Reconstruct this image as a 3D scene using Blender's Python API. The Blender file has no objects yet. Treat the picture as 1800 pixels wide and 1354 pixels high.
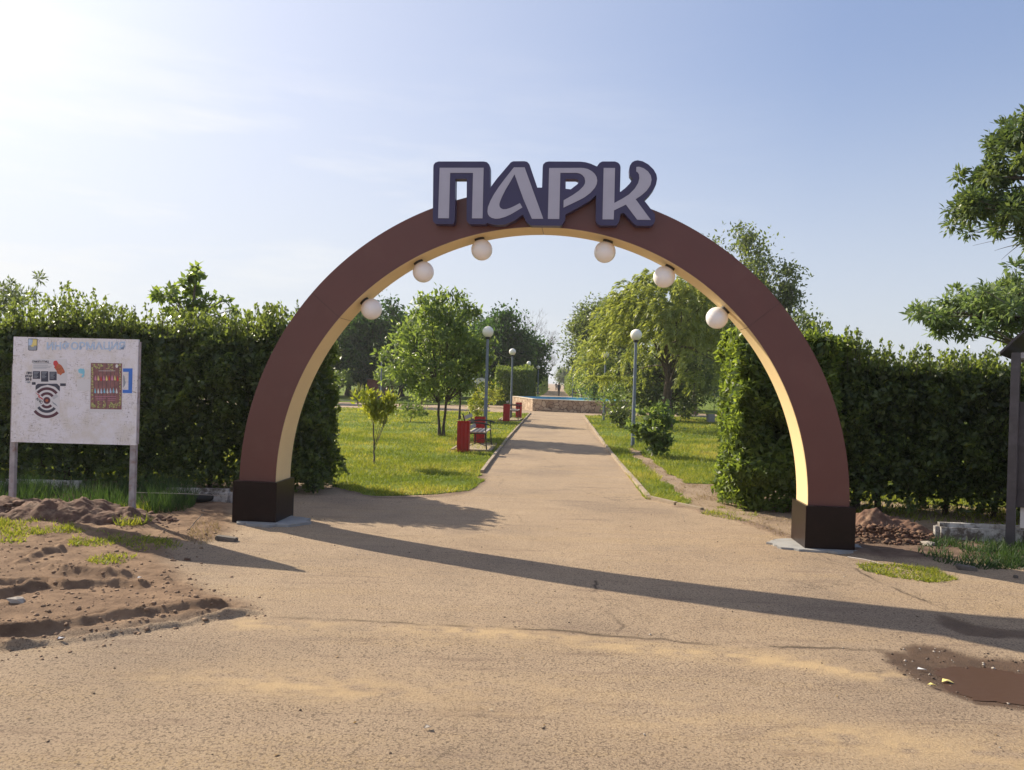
import bpy, bmesh, math, random
import numpy as np
from mathutils import Vector, Matrix, geometry

random.seed(7)
rng = np.random.default_rng(11)
R = math.radians
scene = bpy.context.scene
COL = scene.collection

# ------------------------------------------------------------------ camera
F, H = 1353.0, 1.65
ROLL, PITCH = R(1.75), R(-0.25)
cam_d = bpy.data.cameras.new('camera')
cam = bpy.data.objects.new('camera', cam_d)
COL.objects.link(cam)
_f = Vector((0, math.cos(PITCH), math.sin(PITCH)))
_r = Vector((1, 0, 0)); _u = _r.cross(_f)
CR = _r*math.cos(ROLL) + _u*math.sin(ROLL)
CU = _u*math.cos(ROLL) - _r*math.sin(ROLL)
CF = _f
m3 = Matrix((CR, CU, -CF)).transposed()
cam.matrix_world = Matrix.Translation((0, 0, H)) @ m3.to_4x4()
cam_d.sensor_fit = 'HORIZONTAL'; cam_d.sensor_width = 36
cam_d.lens = 36*F/1800
cam_d.clip_end = 3000; cam_d.clip_start = 0.05
scene.camera = cam
scene.render.resolution_x = 1024; scene.render.resolution_y = 770

# ------------------------------------------------------------------ sky, sun, exposure
SUN_AZ, SUN_EL = R(52.5), R(34)          # azimuth measured to the left of +Y
world = bpy.data.worlds.new("World"); scene.world = world; world.use_nodes = True
nt = world.node_tree; nt.nodes.clear()
wo = nt.nodes.new('ShaderNodeOutputWorld'); bg = nt.nodes.new('ShaderNodeBackground')
sky = nt.nodes.new('ShaderNodeTexSky'); sky.sky_type = 'NISHITA'; sky.sun_disc = False
sky.sun_elevation = SUN_EL; sky.sun_rotation = -SUN_AZ
sky.altitude = 50; sky.air_density = 1.0; sky.dust_density = 3.0; sky.ozone_density = 2.0
tc = nt.nodes.new('ShaderNodeTexCoord')
mp = nt.nodes.new('ShaderNodeMapping'); mp.inputs['Scale'].default_value = (1.3, 1.3, 9)
mp.inputs['Rotation'].default_value = (0, R(6), 0)
nz = nt.nodes.new('ShaderNodeTexNoise'); nz.inputs['Scale'].default_value = 2.2; nz.inputs['Detail'].default_value = 7; nz.inputs['Roughness'].default_value = .6
rp = nt.nodes.new('ShaderNodeValToRGB'); rp.color_ramp.elements[0].position = .47; rp.color_ramp.elements[1].position = .66
sx = nt.nodes.new('ShaderNodeSeparateXYZ')
mr = nt.nodes.new('ShaderNodeMapRange'); mr.inputs['From Min'].default_value = .35; mr.inputs['From Max'].default_value = -.55
mr.inputs['To Min'].default_value = 0; mr.inputs['To Max'].default_value = .5
ml = nt.nodes.new('ShaderNodeMath'); ml.operation = 'MULTIPLY'
mx = nt.nodes.new('ShaderNodeMix'); mx.data_type = 'RGBA'
mx.inputs['B'].default_value = (6.6, 6.3, 5.8, 1)
nt.links.new(tc.outputs['Generated'], mp.inputs[0]); nt.links.new(mp.outputs[0], nz.inputs['Vector'])
nt.links.new(nz.outputs[0], rp.inputs[0]); nt.links.new(tc.outputs['Generated'], sx.inputs[0])
nt.links.new(sx.outputs[0], mr.inputs['Value']); nt.links.new(rp.outputs[0], ml.inputs[0]); nt.links.new(mr.outputs[0], ml.inputs[1])
gmm = nt.nodes.new('ShaderNodeGamma'); gmm.inputs[1].default_value = .5          # soft-shouldered sky, as a phone records it
vsc = nt.nodes.new('ShaderNodeVectorMath'); vsc.operation = 'MULTIPLY'; vsc.inputs[1].default_value = (1.36, 1.53, 1.96)
nt.links.new(sky.outputs[0], gmm.inputs[0]); nt.links.new(gmm.outputs[0], vsc.inputs[0])
lowc = nt.nodes.new('ShaderNodeMapRange'); lowc.inputs['From Min'].default_value = .42; lowc.inputs['From Max'].default_value = .20
mlc = nt.nodes.new('ShaderNodeMath'); mlc.operation = 'MULTIPLY'; nt.links.new(sx.outputs[2], lowc.inputs['Value']); nt.links.new(lowc.outputs[0], mlc.inputs[0]); nt.links.new(ml.outputs[0], mlc.inputs[1])
mrl = nt.nodes.new('ShaderNodeMath'); mrl.operation = 'MULTIPLY_ADD'; mrl.inputs[1].default_value = .62; nt.links.new(mr.outputs[0], mrl.inputs[0]); nt.links.new(mlc.outputs[0], mrl.inputs[2]); mrl.use_clamp = True
nt.links.new(mrl.outputs[0], mx.inputs['Factor']); nt.links.new(vsc.outputs[0], mx.inputs['A'])
hz_p = nt.nodes.new('ShaderNodeMapRange'); hz_p.interpolation_type = 'SMOOTHSTEP'; hz_p.inputs['From Min'].default_value = .42; hz_p.inputs['From Max'].default_value = -.02; hz_p.inputs['To Max'].default_value = .72
mh = nt.nodes.new('ShaderNodeMix'); mh.data_type = 'RGBA'; mh.inputs['B'].default_value = (4.35, 4.6, 4.85, 1)       # pale air low over the horizon
nt.links.new(sx.outputs[2], hz_p.inputs['Value']); nt.links.new(hz_p.outputs[0], mh.inputs['Factor']); nt.links.new(mx.outputs['Result'], mh.inputs['A'])
nt.links.new(mh.outputs['Result'], bg.inputs[0]); bg.inputs[1].default_value = 0.11
nt.links.new(bg.outputs[0], wo.inputs[0])

S = Vector((-math.sin(SUN_AZ)*math.cos(SUN_EL), math.cos(SUN_AZ)*math.cos(SUN_EL), math.sin(SUN_EL)))
sl = bpy.data.lights.new('sun', 'SUN'); sl.energy = 4.9; sl.angle = R(0.5); sl.color = (1, .89, .70)
so = bpy.data.objects.new('sun', sl); COL.objects.link(so)
so.rotation_euler = S.to_track_quat('Z', 'Y').to_euler(); so.location = S*50
scene.view_settings.view_transform = 'Standard'; scene.view_settings.look = 'None'
scene.view_settings.exposure = 0.72; scene.view_settings.gamma = 1

# ------------------------------------------------------------------ helpers: projection
def ray(px, py):
    return CF + CR*((px-900)/F) + CU*((677-py)/F)
def at(px, py, z=0.0):
    d = ray(px, py); t = (z-H)/d.z
    return Vector((d.x*t, d.y*t, z))
def atd(px, py, Y):
    d = ray(px, py); t = Y/d.y
    return Vector((d.x*t, Y, H+d.z*t))
def on_plane(px, py, P0, n):
    d = ray(px, py); o = Vector((0, 0, H)); t = (P0-o).dot(n)/d.dot(n)
    return o + d*t

# ------------------------------------------------------------------ helpers: noise
_perm = rng.random((257, 257))
def vnoise(x, y):
    xi = np.floor(x).astype(int); yi = np.floor(y).astype(int)
    fx = x-xi; fy = y-yi; fx = fx*fx*(3-2*fx); fy = fy*fy*(3-2*fy)
    a = _perm[xi % 256, yi % 256]; b = _perm[(xi+1) % 256, yi % 256]
    c = _perm[xi % 256, (yi+1) % 256]; d = _perm[(xi+1) % 256, (yi+1) % 256]
    return (a*(1-fx)+b*fx)*(1-fy) + (c*(1-fx)+d*fx)*fy
def fbm(x, y, o=4):
    s = 0; a = .5
    for i in range(o):
        s = s + a*vnoise(x+17.3*i, y+9.1*i); x = x*2.03; y = y*2.03; a *= .5
    return s
def poly_sd(x, y, poly):
    """signed distance, positive inside"""
    P = np.array(poly)[:, :2]; ins = np.zeros(x.shape, bool); dmin = np.full(x.shape, 1e9)
    for i in range(len(P)):
        a = P[i]; b = P[(i+1) % len(P)]
        c = ((a[1] > y) != (b[1] > y)) & (x < (b[0]-a[0])*(y-a[1])/(b[1]-a[1]+1e-12)+a[0])
        ins ^= c
        d = seg_d(x, y, a, b); dmin = np.minimum(dmin, d)
    return np.where(ins, dmin, -dmin)
def seg_d(x, y, a, b):
    ab = np.array(b)[:2]-np.array(a)[:2]; t = ((x-a[0])*ab[0]+(y-a[1])*ab[1])/(ab@ab+1e-12); t = np.clip(t, 0, 1)
    return np.hypot(x-(a[0]+t*ab[0]), y-(a[1]+t*ab[1]))
def line_d(x, y, pts):
    d = np.full(x.shape, 1e9)
    for i in range(len(pts)-1): d = np.minimum(d, seg_d(x, y, pts[i], pts[i+1]))
    return d
def sstep(a, b, v):
    t = np.clip((v-a)/(b-a), 0, 1); return t*t*(3-2*t)

# ------------------------------------------------------------------ helpers: materials
def newmat(name):
    m = bpy.data.materials.new(name); m.use_nodes = True
    t = m.node_tree; p = t.nodes['Principled BSDF']
    return m, t, p
def rgb(c): return (c[0], c[1], c[2], 1)
def paint(name, col, rough=.5, var=.12, scale=6, bump=.0, spec=.5, metal=0, bscale=60, dirt=None, dirt_amt=.35, dscale=3):
    m, t, p = newmat(name)
    tcn = t.nodes.new('ShaderNodeTexCoord'); n = t.nodes.new('ShaderNodeTexNoise')
    n.inputs['Scale'].default_value = scale; n.inputs['Detail'].default_value = 6
    t.links.new(tcn.outputs['Object'], n.inputs['Vector'])
    r = t.nodes.new('ShaderNodeValToRGB')
    r.color_ramp.elements[0].position = .3; r.color_ramp.elements[1].position = .7
    r.color_ramp.elements[0].color = rgb([c*(1-var) for c in col]); r.color_ramp.elements[1].color = rgb([min(1, c*(1+var)) for c in col])
    t.links.new(n.outputs[0], r.inputs[0]); out = r.outputs[0]
    if dirt:
        n2 = t.nodes.new('ShaderNodeTexNoise'); n2.inputs['Scale'].default_value = dscale; n2.inputs['Detail'].default_value = 8; n2.inputs['Roughness'].default_value = .7
        t.links.new(tcn.outputs['Object'], n2.inputs['Vector'])
        r2 = t.nodes.new('ShaderNodeValToRGB'); r2.color_ramp.elements[0].position = .52; r2.color_ramp.elements[1].position = .68
        r2.color_ramp.elements[1].color = (dirt_amt, dirt_amt, dirt_amt, 1)
        t.links.new(n2.outputs[0], r2.inputs[0])
        mm = t.nodes.new('ShaderNodeMix'); mm.data_type = 'RGBA'; mm.inputs['B'].default_value = rgb(dirt)
        t.links.new(r2.outputs[0], mm.inputs['Factor']); t.links.new(out, mm.inputs['A']); out = mm.outputs['Result']
    t.links.new(out, p.inputs['Base Color'])
    p.inputs['Roughness'].default_value = rough; p.inputs['Metallic'].default_value = metal
    p.inputs['Specular IOR Level'].default_value = spec
    if bump:
        n3 = t.nodes.new('ShaderNodeTexNoise'); n3.inputs['Scale'].default_value = bscale; n3.inputs['Detail'].default_value = 5
        t.links.new(tcn.outputs['Object'], n3.inputs['Vector'])
        b = t.nodes.new('ShaderNodeBump'); b.inputs['Strength'].default_value = bump; b.inputs['Distance'].default_value = .01
        t.links.new(n3.outputs[0], b.inputs['Height']); t.links.new(b.outputs[0], p.inputs['Normal'])
    return m
def leafmat(name, dark, light, trans=.42, rough=.42, tl=None, yellow=None):
    """dark/light base colours picked leaf by leaf; translucency passes the sun through"""
    m = bpy.data.materials.new(name); m.use_nodes = True; t = m.node_tree
    p = t.nodes['Principled BSDF']; out = t.nodes['Material Output']
    a = t.nodes.new('ShaderNodeAttribute'); a.attribute_name = 'rnd'
    r = t.nodes.new('ShaderNodeValToRGB')
    r.color_ramp.elements[0].color = rgb(dark); r.color_ramp.elements[1].color = rgb(light)
    if yellow:
        e = r.color_ramp.elements.new(.95); e.color = rgb(light); r.color_ramp.elements[-1].color = rgb(yellow)
    t.links.new(a.outputs['Fac'], r.inputs[0]); t.links.new(r.outputs[0], p.inputs['Base Color'])
    p.inputs['Roughness'].default_value = rough; p.inputs['Specular IOR Level'].default_value = .35
    tr = t.nodes.new('ShaderNodeBsdfTranslucent')
    mul = t.nodes.new('ShaderNodeMix'); mul.data_type = 'RGBA'; mul.blend_type = 'MULTIPLY'; mul.inputs['Factor'].default_value = 1
    mul.inputs['B'].default_value = rgb(tl or (3.0, 2.75, 1.2))
    t.links.new(r.outputs[0], mul.inputs['A']); t.links.new(mul.outputs['Result'], tr.inputs[0])
    ms = t.nodes.new('ShaderNodeMixShader'); ms.inputs[0].default_value = trans
    t.links.new(p.outputs[0], ms.inputs[1]); t.links.new(tr.outputs[0], ms.inputs[2]); t.links.new(ms.outputs[0], out.inputs[0])
    return m

M = {}
M['brown'] = paint('brown_painted_metal', (.112, .034, .027), .40, .05, 3, .04, .55, bscale=12, dirt=(.22, .12, .09), dirt_amt=.12, dscale=2)
M['cream'] = paint('cream_painted_metal', (.74, .56, .30), .5, .04, 3, .04, bscale=12)
M['pedestal'] = paint('dark_brown_metal', (.012, .0055, .006), .30, .10, 8, .03, .22, bscale=20, dirt=(.05, .03, .022), dirt_amt=.12, dscale=4)
M['navy'] = paint('dark_sign_edge', (.036, .030, .095), .4, .08, 5)
M['letter'] = paint('pale_letter_face', (.40, .40, .50), .45, .06, 4)
M['seam'] = paint('dark_seam', (.03, .02, .015), .7)
M['globe'] = paint('white_globe_plastic', (.88, .86, .86), .22, .04, 5, 0, .5)
M['globe_warm'] = paint('opal_globe_glass', (.86, .82, .72), .25, .04, 5)
for k in ('globe', 'globe_warm'):
    M[k].node_tree.nodes['Principled BSDF'].inputs['Subsurface Weight'].default_value = .35
    M[k].node_tree.nodes['Principled BSDF'].inputs['Subsurface Radius'].default_value = (.12, .1, .08)
M['black'] = paint('black_metal', (.02, .018, .018), .4, .2, 10)
M['pole'] = paint('grey_painted_pole', (.15, .18, .22), .45, .15, 10, .1, dirt=(.25, .18, .12), dirt_amt=.4)
M['red'] = paint('red_painted_metal', (.37, .010, .015), .35, .15, 8, .05, dirt=(.12, .03, .02), dirt_amt=.5, dscale=5)
M['wood_light'] = paint('worn_pale_wood', (.42, .36, .31), .65, .25, 14, .3)
M['wood_dark'] = paint('weathered_wood', (.10, .07, .055), .6, .3, 14, .3)
M['concrete'] = paint('concrete', (.29, .285, .28), .9, .12, 9, .5, dirt=(.3, .24, .17), dirt_amt=.6, dscale=6)
M['kerb'] = paint('dusty_kerb', (.32, .25, .18), .9, .18, 12, .5, dirt=(.22, .16, .11), dirt_amt=.7, dscale=8)
M['whitewash'] = paint('flaking_whitewash', (.46, .44, .42), .9, .25, 10, .9, dirt=(.10, .08, .065), dirt_amt=.95, dscale=7)
for n_ in M['whitewash'].node_tree.nodes:
    if n_.type == 'VALTORGB' and abs(n_.color_ramp.elements[0].position-.52) < .01: n_.color_ramp.elements[0].position = .44; n_.color_ramp.elements[1].position = .56
M['board'] = paint('scuffed_white_panel', (.66, .62, .62), .45, .05, 5, .05, dirt=(.30, .24, .20), dirt_amt=.55, dscale=9)
def board_mat():
    m, t, p = newmat('scuffed_white_panel'); N = t.nodes.new; K = t.links.new; tcn = N('ShaderNodeTexCoord')
    def nz_(sc, s_, d=6, r_=.7):
        mpn = N('ShaderNodeMapping'); mpn.inputs['Scale'].default_value = sc; K(tcn.outputs['Object'], mpn.inputs[0])
        n = N('ShaderNodeTexNoise'); n.inputs['Scale'].default_value = s_; n.inputs['Detail'].default_value = d; n.inputs['Roughness'].default_value = r_; K(mpn.outputs[0], n.inputs['Vector']); return n.outputs[0]
    def rmp(src, a, b, v=1):
        r = N('ShaderNodeValToRGB'); r.color_ramp.elements[0].position = a; r.color_ramp.elements[1].position = b; r.color_ramp.elements[1].color = (v, v, v, 1); K(src, r.inputs[0]); return r.outputs[0]
    def mixc(a, b, f):
        x = N('ShaderNodeMix'); x.data_type = 'RGBA'
        if isinstance(a, tuple): x.inputs['A'].default_value = rgb(a)
        else: K(a, x.inputs['A'])
        x.inputs['B'].default_value = rgb(b); K(f, x.inputs['Factor']); return x.outputs['Result']
    def mul(a, b):
        x = N('ShaderNodeMath'); x.operation = 'MULTIPLY'; K(a, x.inputs[0]); K(b, x.inputs[1]); return x.outputs[0]
    c = mixc((.80, .78, .84), (.70, .66, .64), rmp(nz_((1, 1, 1), 3.5), .45, .62))
    area = rmp(nz_((1, 1, 1), 2.6, 3), .40, .55)
    c = mixc(c, (.20, .16, .13), mul(rmp(nz_((1, 1, 7), 14), .57, .63, .7), area))
    c = mixc(c, (.24, .19, .16), mul(rmp(nz_((7, 7, 1), 14), .58, .64, .6), area))
    c = mixc(c, (.10, .08, .08), mul(rmp(nz_((1, 1, 1), 38), .60, .66, .8), area))
    K(c, p.inputs['Base Color']); p.inputs['Roughness'].default_value = .45
    return m
M['board'] = board_mat()
M['post_metal'] = paint('grey_post', (.36, .33, .34), .6, .2, 14, .2, dirt=(.22, .10, .06), dirt_amt=.7, dscale=12)
M['bark'] = paint('bark', (.075, .055, .042), .9, .35, 12, .8, bscale=40)
M['bark_grey'] = paint('grey_bark', (.15, .12, .095), .9, .35, 14, .8, bscale=40)
M['white_bark'] = paint('limewashed_bark', (.5, .48, .44), .9, .2, 14, .5)
M['soil'] = paint('red_brown_soil', (.125, .066, .043), .95, .35, 12, .8, bscale=30, dirt=(.30, .20, .13), dirt_amt=.8, dscale=8)
M['drysoil'] = paint('dry_soil', (.25, .16, .10), .95, .3, 12, .8, bscale=30)
M['stone'] = paint('pale_pebble', (.38, .33, .28), .9, .3, 20, .4)
M['wall_white'] = paint('white_cladding', (.70, .66, .66), .45, .05, 4)
M['frame_dark'] = paint('dark_steel', (.045, .04, .05), .35, .25, 10, .1, dirt=(.2, .2, .22), dirt_amt=.3)
M['roof_dark'] = paint('dark_roof_sheet', (.03, .025, .03), .35, .2, 10)
M['paper'] = paint('white_paper', (.70, .69, .72), .6, .03, 6)
M['ink'] = paint('dark_print', (.035, .04, .075), .5)
M['plum'] = paint('plum_print', (.085, .02, .045), .5)
M['blue_print'] = paint('blue_print', (.035, .17, .62), .5)
M['pale_blue'] = paint('faded_blue_paint', (.45, .59, .80), .5, .15, 30, dirt=(.74, .72, .76), dirt_amt=.8, dscale=16)
M['red_print'] = paint('red_print', (.55, .04, .05), .5)
M['rooster'] = paint('orange_brown_print', (.48, .12, .05), .5, .3, 40)
M['poster_brown'] = paint('brown_plank_print', (.25, .11, .11), .5, .25, 22)
M['poster_leaf'] = paint('yellow_green_print', (.42, .44, .16), .5, .3, 40)
M['grey_print'] = paint('grey_print', (.30, .34, .40), .5)
M['yellow_print'] = paint('yellow_print', (.75, .62, .22), .5)
M['pink_print'] = paint('pink_print', (.62, .25, .42), .5)
M['cyan_print'] = paint('cyan_print', (.22, .55, .72), .5)
M['white_print'] = paint('white_print', (.75, .73, .72), .5)
M['cloth_dark'] = paint('dark_clothes', (.010, .010, .014), .95)
M['skin'] = paint('skin', (.45, .25, .18), .6)
M['hair'] = paint('dark_hair', (.03, .02, .015), .7)
M['tyre'] = paint('black_rubber', (.02, .02, .02), .8, .2, 12, .2)
M['plank'] = paint('grey_plank', (.12, .10, .085), .8, .25, 12, .4)
M['brick_red'] = paint('red_brown_boards', (.14, .035, .025), .8, .2, 6)
M['bluewall'] = paint('pool_blue_paint', (.17, .46, .64), .5, .15, 3)
M['chair_white'] = paint('white_plastic', (.7, .67, .6), .5)

LF = {}
LF['hedge'] = leafmat('hedge_leaf', (.028, .047, .019), (.115, .155, .052), .44, .34, yellow=(.16, .18, .04))
LF['hedge_sun'] = leafmat('sun_toned_hedge_leaf', (.052, .084, .024), (.15, .20, .05), .45)  # lighter copy of the hedge leaf: sunlit look put into the colour
LF['ash'] = leafmat('ash_leaf', (.058, .095, .034), (.15, .205, .075), .45)
LF['dark'] = leafmat('dark_tree_leaf', (.015, .038, .014), (.052, .10, .026), .34, .6, tl=(2.6, 2.6, 1.0))
LF['dark'].node_tree.nodes['Principled BSDF'].inputs['Specular IOR Level'].default_value = .12
LF['mid'] = leafmat('grey_green_leaf', (.05, .075, .036), (.12, .155, .065), .4)
LF['willow'] = leafmat('willow_leaf', (.10, .135, .050), (.25, .285, .105), .45, tl=(2.6, 2.4, 1.0))
LF['sapling'] = leafmat('yellow_green_leaf', (.13, .17, .025), (.26, .28, .05), .45, tl=(2.4, 2.2, 1.0))
LF['maple'] = leafmat('maple_leaf', (.042, .075, .036), (.12, .16, .065), .30)
LF['maple_pale'] = leafmat('pale_maple_leaf', (.08, .12, .055), (.18, .23, .11), .36, tl=(2.5, 2.5, 1.3))
LF['dull'] = leafmat('dull_olive_leaf', (.045, .06, .02), (.10, .12, .045), .35, yellow=(.22, .2, .09))
LF['grass'] = leafmat('grass_blade', (.085, .125, .018), (.25, .27, .05), .4, .55, tl=(2.3, 2.1, 1.0), yellow=(.30, .27, .09))
LF['grass_dark'] = leafmat('dark_weed_blade', (.02, .045, .018), (.05, .085, .03), .35, .55, tl=(2.5, 2.5, 1.0))
LF['dry'] = leafmat('dry_straw', (.22, .16, .09), (.40, .32, .18), .3, .8, tl=(1.3, 1.2, 1.0))

# ------------------------------------------------------------------ helpers: objects
def tag(o, label=None, cat=None, group=None, kind=None):
    if label: o['label'] = label
    if cat: o['category'] = cat
    if group: o['group'] = group
    if kind: o['kind'] = kind
    return o
def empty(name, loc, rz=0, label=None, cat=None, group=None):
    o = bpy.data.objects.new(name, None); COL.objects.link(o); o.location = loc; o.rotation_euler = (0, 0, rz)
    o.empty_display_size = .2
    return tag(o, label, cat, group)
def link(name, me, mat, parent=None, smooth=False):
    if mat is not None:
        for mm in (mat if isinstance(mat, (list, tuple)) else [mat]): me.materials.append(mm)
    if smooth: me.polygons.foreach_set('use_smooth', [True]*len(me.polygons))
    o = bpy.data.objects.new(name, me); COL.objects.link(o)
    if parent is not None: o.parent = parent
    return o
def copy_tree(o, parent=None):
    c = o.copy(); COL.objects.link(c)
    if parent is not None: c.parent = parent
    for ch in [x for x in bpy.data.objects if x.parent == o]: copy_tree(ch, c)
    return c
def npmesh(name, V, Fq, rnd=None):
    """V (n,3), Fq (m,k) same-size faces"""
    me = bpy.data.meshes.new(name); V = np.asarray(V, np.float32); Fq = np.asarray(Fq, np.int32); k = Fq.shape[1]
    me.vertices.add(len(V)); me.vertices.foreach_set('co', V.ravel())
    me.loops.add(Fq.size); me.loops.foreach_set('vertex_index', Fq.ravel())
    me.polygons.add(len(Fq)); me.polygons.foreach_set('loop_start', np.arange(0, Fq.size, k, dtype=np.int32))
    me.polygons.foreach_set('loop_total', np.full(len(Fq), k, np.int32))
    me.update(calc_edges=True)
    if rnd is not None:
        at_ = me.attributes.new('rnd', 'FLOAT', 'FACE'); at_.data.foreach_set('value', np.asarray(rnd, np.float32))
    return me

class MB:
    def __init__(s): s.v = []; s.f = []
    def add(s, vs, fs):
        b = len(s.v); s.v += [tuple(v) for v in vs]; s.f += [[i+b for i in f] for f in fs]; return s
    def box(s, c, d, rot=None, taper=1):
        x, y, z = d[0]/2, d[1]/2, d[2]/2
        vs = [(-x, -y, -z), (x, -y, -z), (x, y, -z), (-x, y, -z), (-x*taper, -y*taper, z), (x*taper, -y*taper, z), (x*taper, y*taper, z), (-x*taper, y*taper, z)]
        if rot is not None: vs = [rot @ Vector(v) for v in vs]
        vs = [Vector(v)+Vector(c) for v in vs]
        return s.add(vs, [(0, 3, 2, 1), (4, 5, 6, 7), (0, 1, 5, 4), (1, 2, 6, 5), (2, 3, 7, 6), (3, 0, 4, 7)])
    def bar(s, a, b, w, h=None, up=Vector((0, 0, 1))):
        a = Vector(a); b = Vector(b); h = h or w; d = (b-a); L = d.length; d.normalize()
        sd = d.cross(up)
        if sd.length < 1e-4: sd = d.cross(Vector((0, 1, 0)))
        sd.normalize(); u = sd.cross(d)
        rot = Matrix((sd, d, u)).transposed()
        return s.box((a+b)/2, (w, L, h), rot)
    def tube(s, pts, rad, n=8, cap=True):
        pts = [Vector(p) for p in pts]; k = len(pts)
        if not isinstance(rad, (list, tuple)): rad = [rad]*k
        vs = []; ref = Vector((.31, .17, .93))
        for i, p in enumerate(pts):
            d = (pts[min(i+1, k-1)]-pts[max(i-1, 0)]).normalized()
            a = d.cross(ref)
            if a.length < .05: a = d.cross(Vector((1, 0, 0)))
            a.normalize(); b = d.cross(a)
            for j in range(n):
                t = 2*math.pi*j/n; vs.append(p+a*math.cos(t)*rad[i]+b*math.sin(t)*rad[i])
        fs = [(i*n+j, i*n+(j+1) % n, (i+1)*n+(j+1) % n, (i+1)*n+j) for i in range(k-1) for j in range(n)]
        if cap: fs += [tuple(range(n-1, -1, -1)), tuple(range((k-1)*n, k*n))]
        return s.add(vs, fs)
    def lathe(s, prof, n=16, c=(0, 0, 0)):
        vs = []
        for r, z in prof:
            for j in range(n):
                t = 2*math.pi*j/n; vs.append((c[0]+r*math.cos(t), c[1]+r*math.sin(t), c[2]+z))
        fs = [(i*n+j, i*n+(j+1) % n, (i+1)*n+(j+1) % n, (i+1)*n+j) for i in range(len(prof)-1) for j in range(n)]
        return s.add(vs, fs)
    def sphere(s, c, r, nu=24, nv=14, sc=(1, 1, 1)):
        vs = [(c[0], c[1], c[2]+r*sc[2])]
        for i in range(1, nv):
            a = math.pi*i/nv
            for j in range(nu):
                t = 2*math.pi*j/nu
                vs.append((c[0]+r*sc[0]*math.sin(a)*math.cos(t), c[1]+r*sc[1]*math.sin(a)*math.sin(t), c[2]+r*sc[2]*math.cos(a)))
        vs.append((c[0], c[1], c[2]-r*sc[2]))
        fs = [(0, 1+j, 1+(j+1) % nu) for j in range(nu)]
        for i in range(nv-2):
            fs += [(1+i*nu+j, 1+(i+1)*nu+j, 1+(i+1)*nu+(j+1) % nu, 1+i*nu+(j+1) % nu) for j in range(nu)]
        L = len(vs)-1; b = 1+(nv-2)*nu
        fs += [(b+j, L, b+(j+1) % nu) for j in range(nu)]
        return s.add(vs, fs)
    def prism(s, outer, holes, fn, z0, z1):
        """2D loops extruded; fn(u,v,w)->3D"""
        loops = [outer]+holes; pts = [p for l in loops for p in l]
        tri = geometry.tessellate_polygon([[Vector((p[0], p[1], 0)) for p in l] for l in loops])
        n = len(pts)
        vs = [fn(p[0], p[1], z0) for p in pts]+[fn(p[0], p[1], z1) for p in pts]
        fs = [t for t in tri]+[(t[2]+n, t[1]+n, t[0]+n) for t in tri]; o = 0
        for l in loops:
            k = len(l); fs += [(o+i, o+(i+1) % k, o+(i+1) % k+n, o+i+n) for i in range(k)]; o += k
        return s.add(vs, fs)
    def build(s, name, mat, parent=None, smooth=False, bevel=0, fix=True):
        me = bpy.data.meshes.new(name); me.from_pydata([tuple(v) for v in s.v], [], s.f)
        if fix or bevel:
            bm = bmesh.new(); bm.from_mesh(me)
            if bevel: bmesh.ops.bevel(bm, geom=[e for e in bm.edges], offset=bevel, segments=2, affect='EDGES', clamp_overlap=True)
            bmesh.ops.recalc_face_normals(bm, faces=bm.faces); bm.to_mesh(me); bm.free()
        o = link(name, me, mat, parent, smooth)
        if smooth:
            try: me.set_sharp_from_angle(angle=R(40))
            except Exception: pass
        return o

def text_part(txt, size, P, ux, uz, mat, parent, name, depth=.0015, bold=0, align='CENTER', wscale=1.0):
    """lettering laid on a plane at P with right vector ux and up vector uz"""
    c = bpy.data.curves.new(name, 'FONT'); c.body = txt; c.size = size; c.extrude = depth; c.offset = bold
    c.align_x = align; c.align_y = 'CENTER'; c.resolution_u = 3
    o = bpy.data.objects.new(name, c); COL.objects.link(o)
    dg = bpy.context.evaluated_depsgraph_get(); me = bpy.data.meshes.new_from_object(o.evaluated_get(dg))
    COL.objects.unlink(o); bpy.data.objects.remove(o)
    nn = ux.cross(uz)
    for v in me.vertices: v.co = P + ux*(v.co.x*wscale) + uz*v.co.y + nn*v.co.z
    me.materials.clear()
    return link(name, me, mat, parent)

# ------------------------------------------------------------------ helpers: foliage
def unit(a): return a/(np.linalg.norm(a, axis=1, keepdims=True)+1e-9)
def leaves_mesh(name, C, A, N, L, W, rnd, fold=.18):
    """one folded four-corner leaf per centre"""
    A = unit(A); Sd = unit(np.cross(A, N)); N = np.cross(Sd, A)
    L = np.asarray(L).reshape(-1, 1); W = np.asarray(W).reshape(-1, 1)
    n = len(C); V = np.empty((n, 4, 3), np.float32)
    V[:, 0] = C-A*L*.5; V[:, 2] = C+A*L*.5
    V[:, 1] = C+Sd*W*.5+N*W*fold-A*L*.06; V[:, 3] = C-Sd*W*.5+N*W*fold-A*L*.06
    Fq = np.arange(n*4).reshape(n, 4)
    return npmesh(name, V.reshape(-1, 3), Fq, rnd)
def rdir(n): return unit(rng.normal(size=(n, 3)))

def limb(mb, a, b, r0, r1, sag=.12, n=5, k=5):
    a = Vector(a); b = Vector(b); d = (b-a); m = (a+b)*.5+Vector((random.uniform(-1, 1), random.uniform(-1, 1), random.uniform(.2, 1)))*d.length*sag
    pts = [(a*(1-t)**2+m*2*t*(1-t)+b*t*t) for t in [i/k for i in range(k+1)]]
    mb.tube(pts, [r0+(r1-r0)*i/k for i in range(k+1)], n, cap=False)
    return pts

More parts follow.
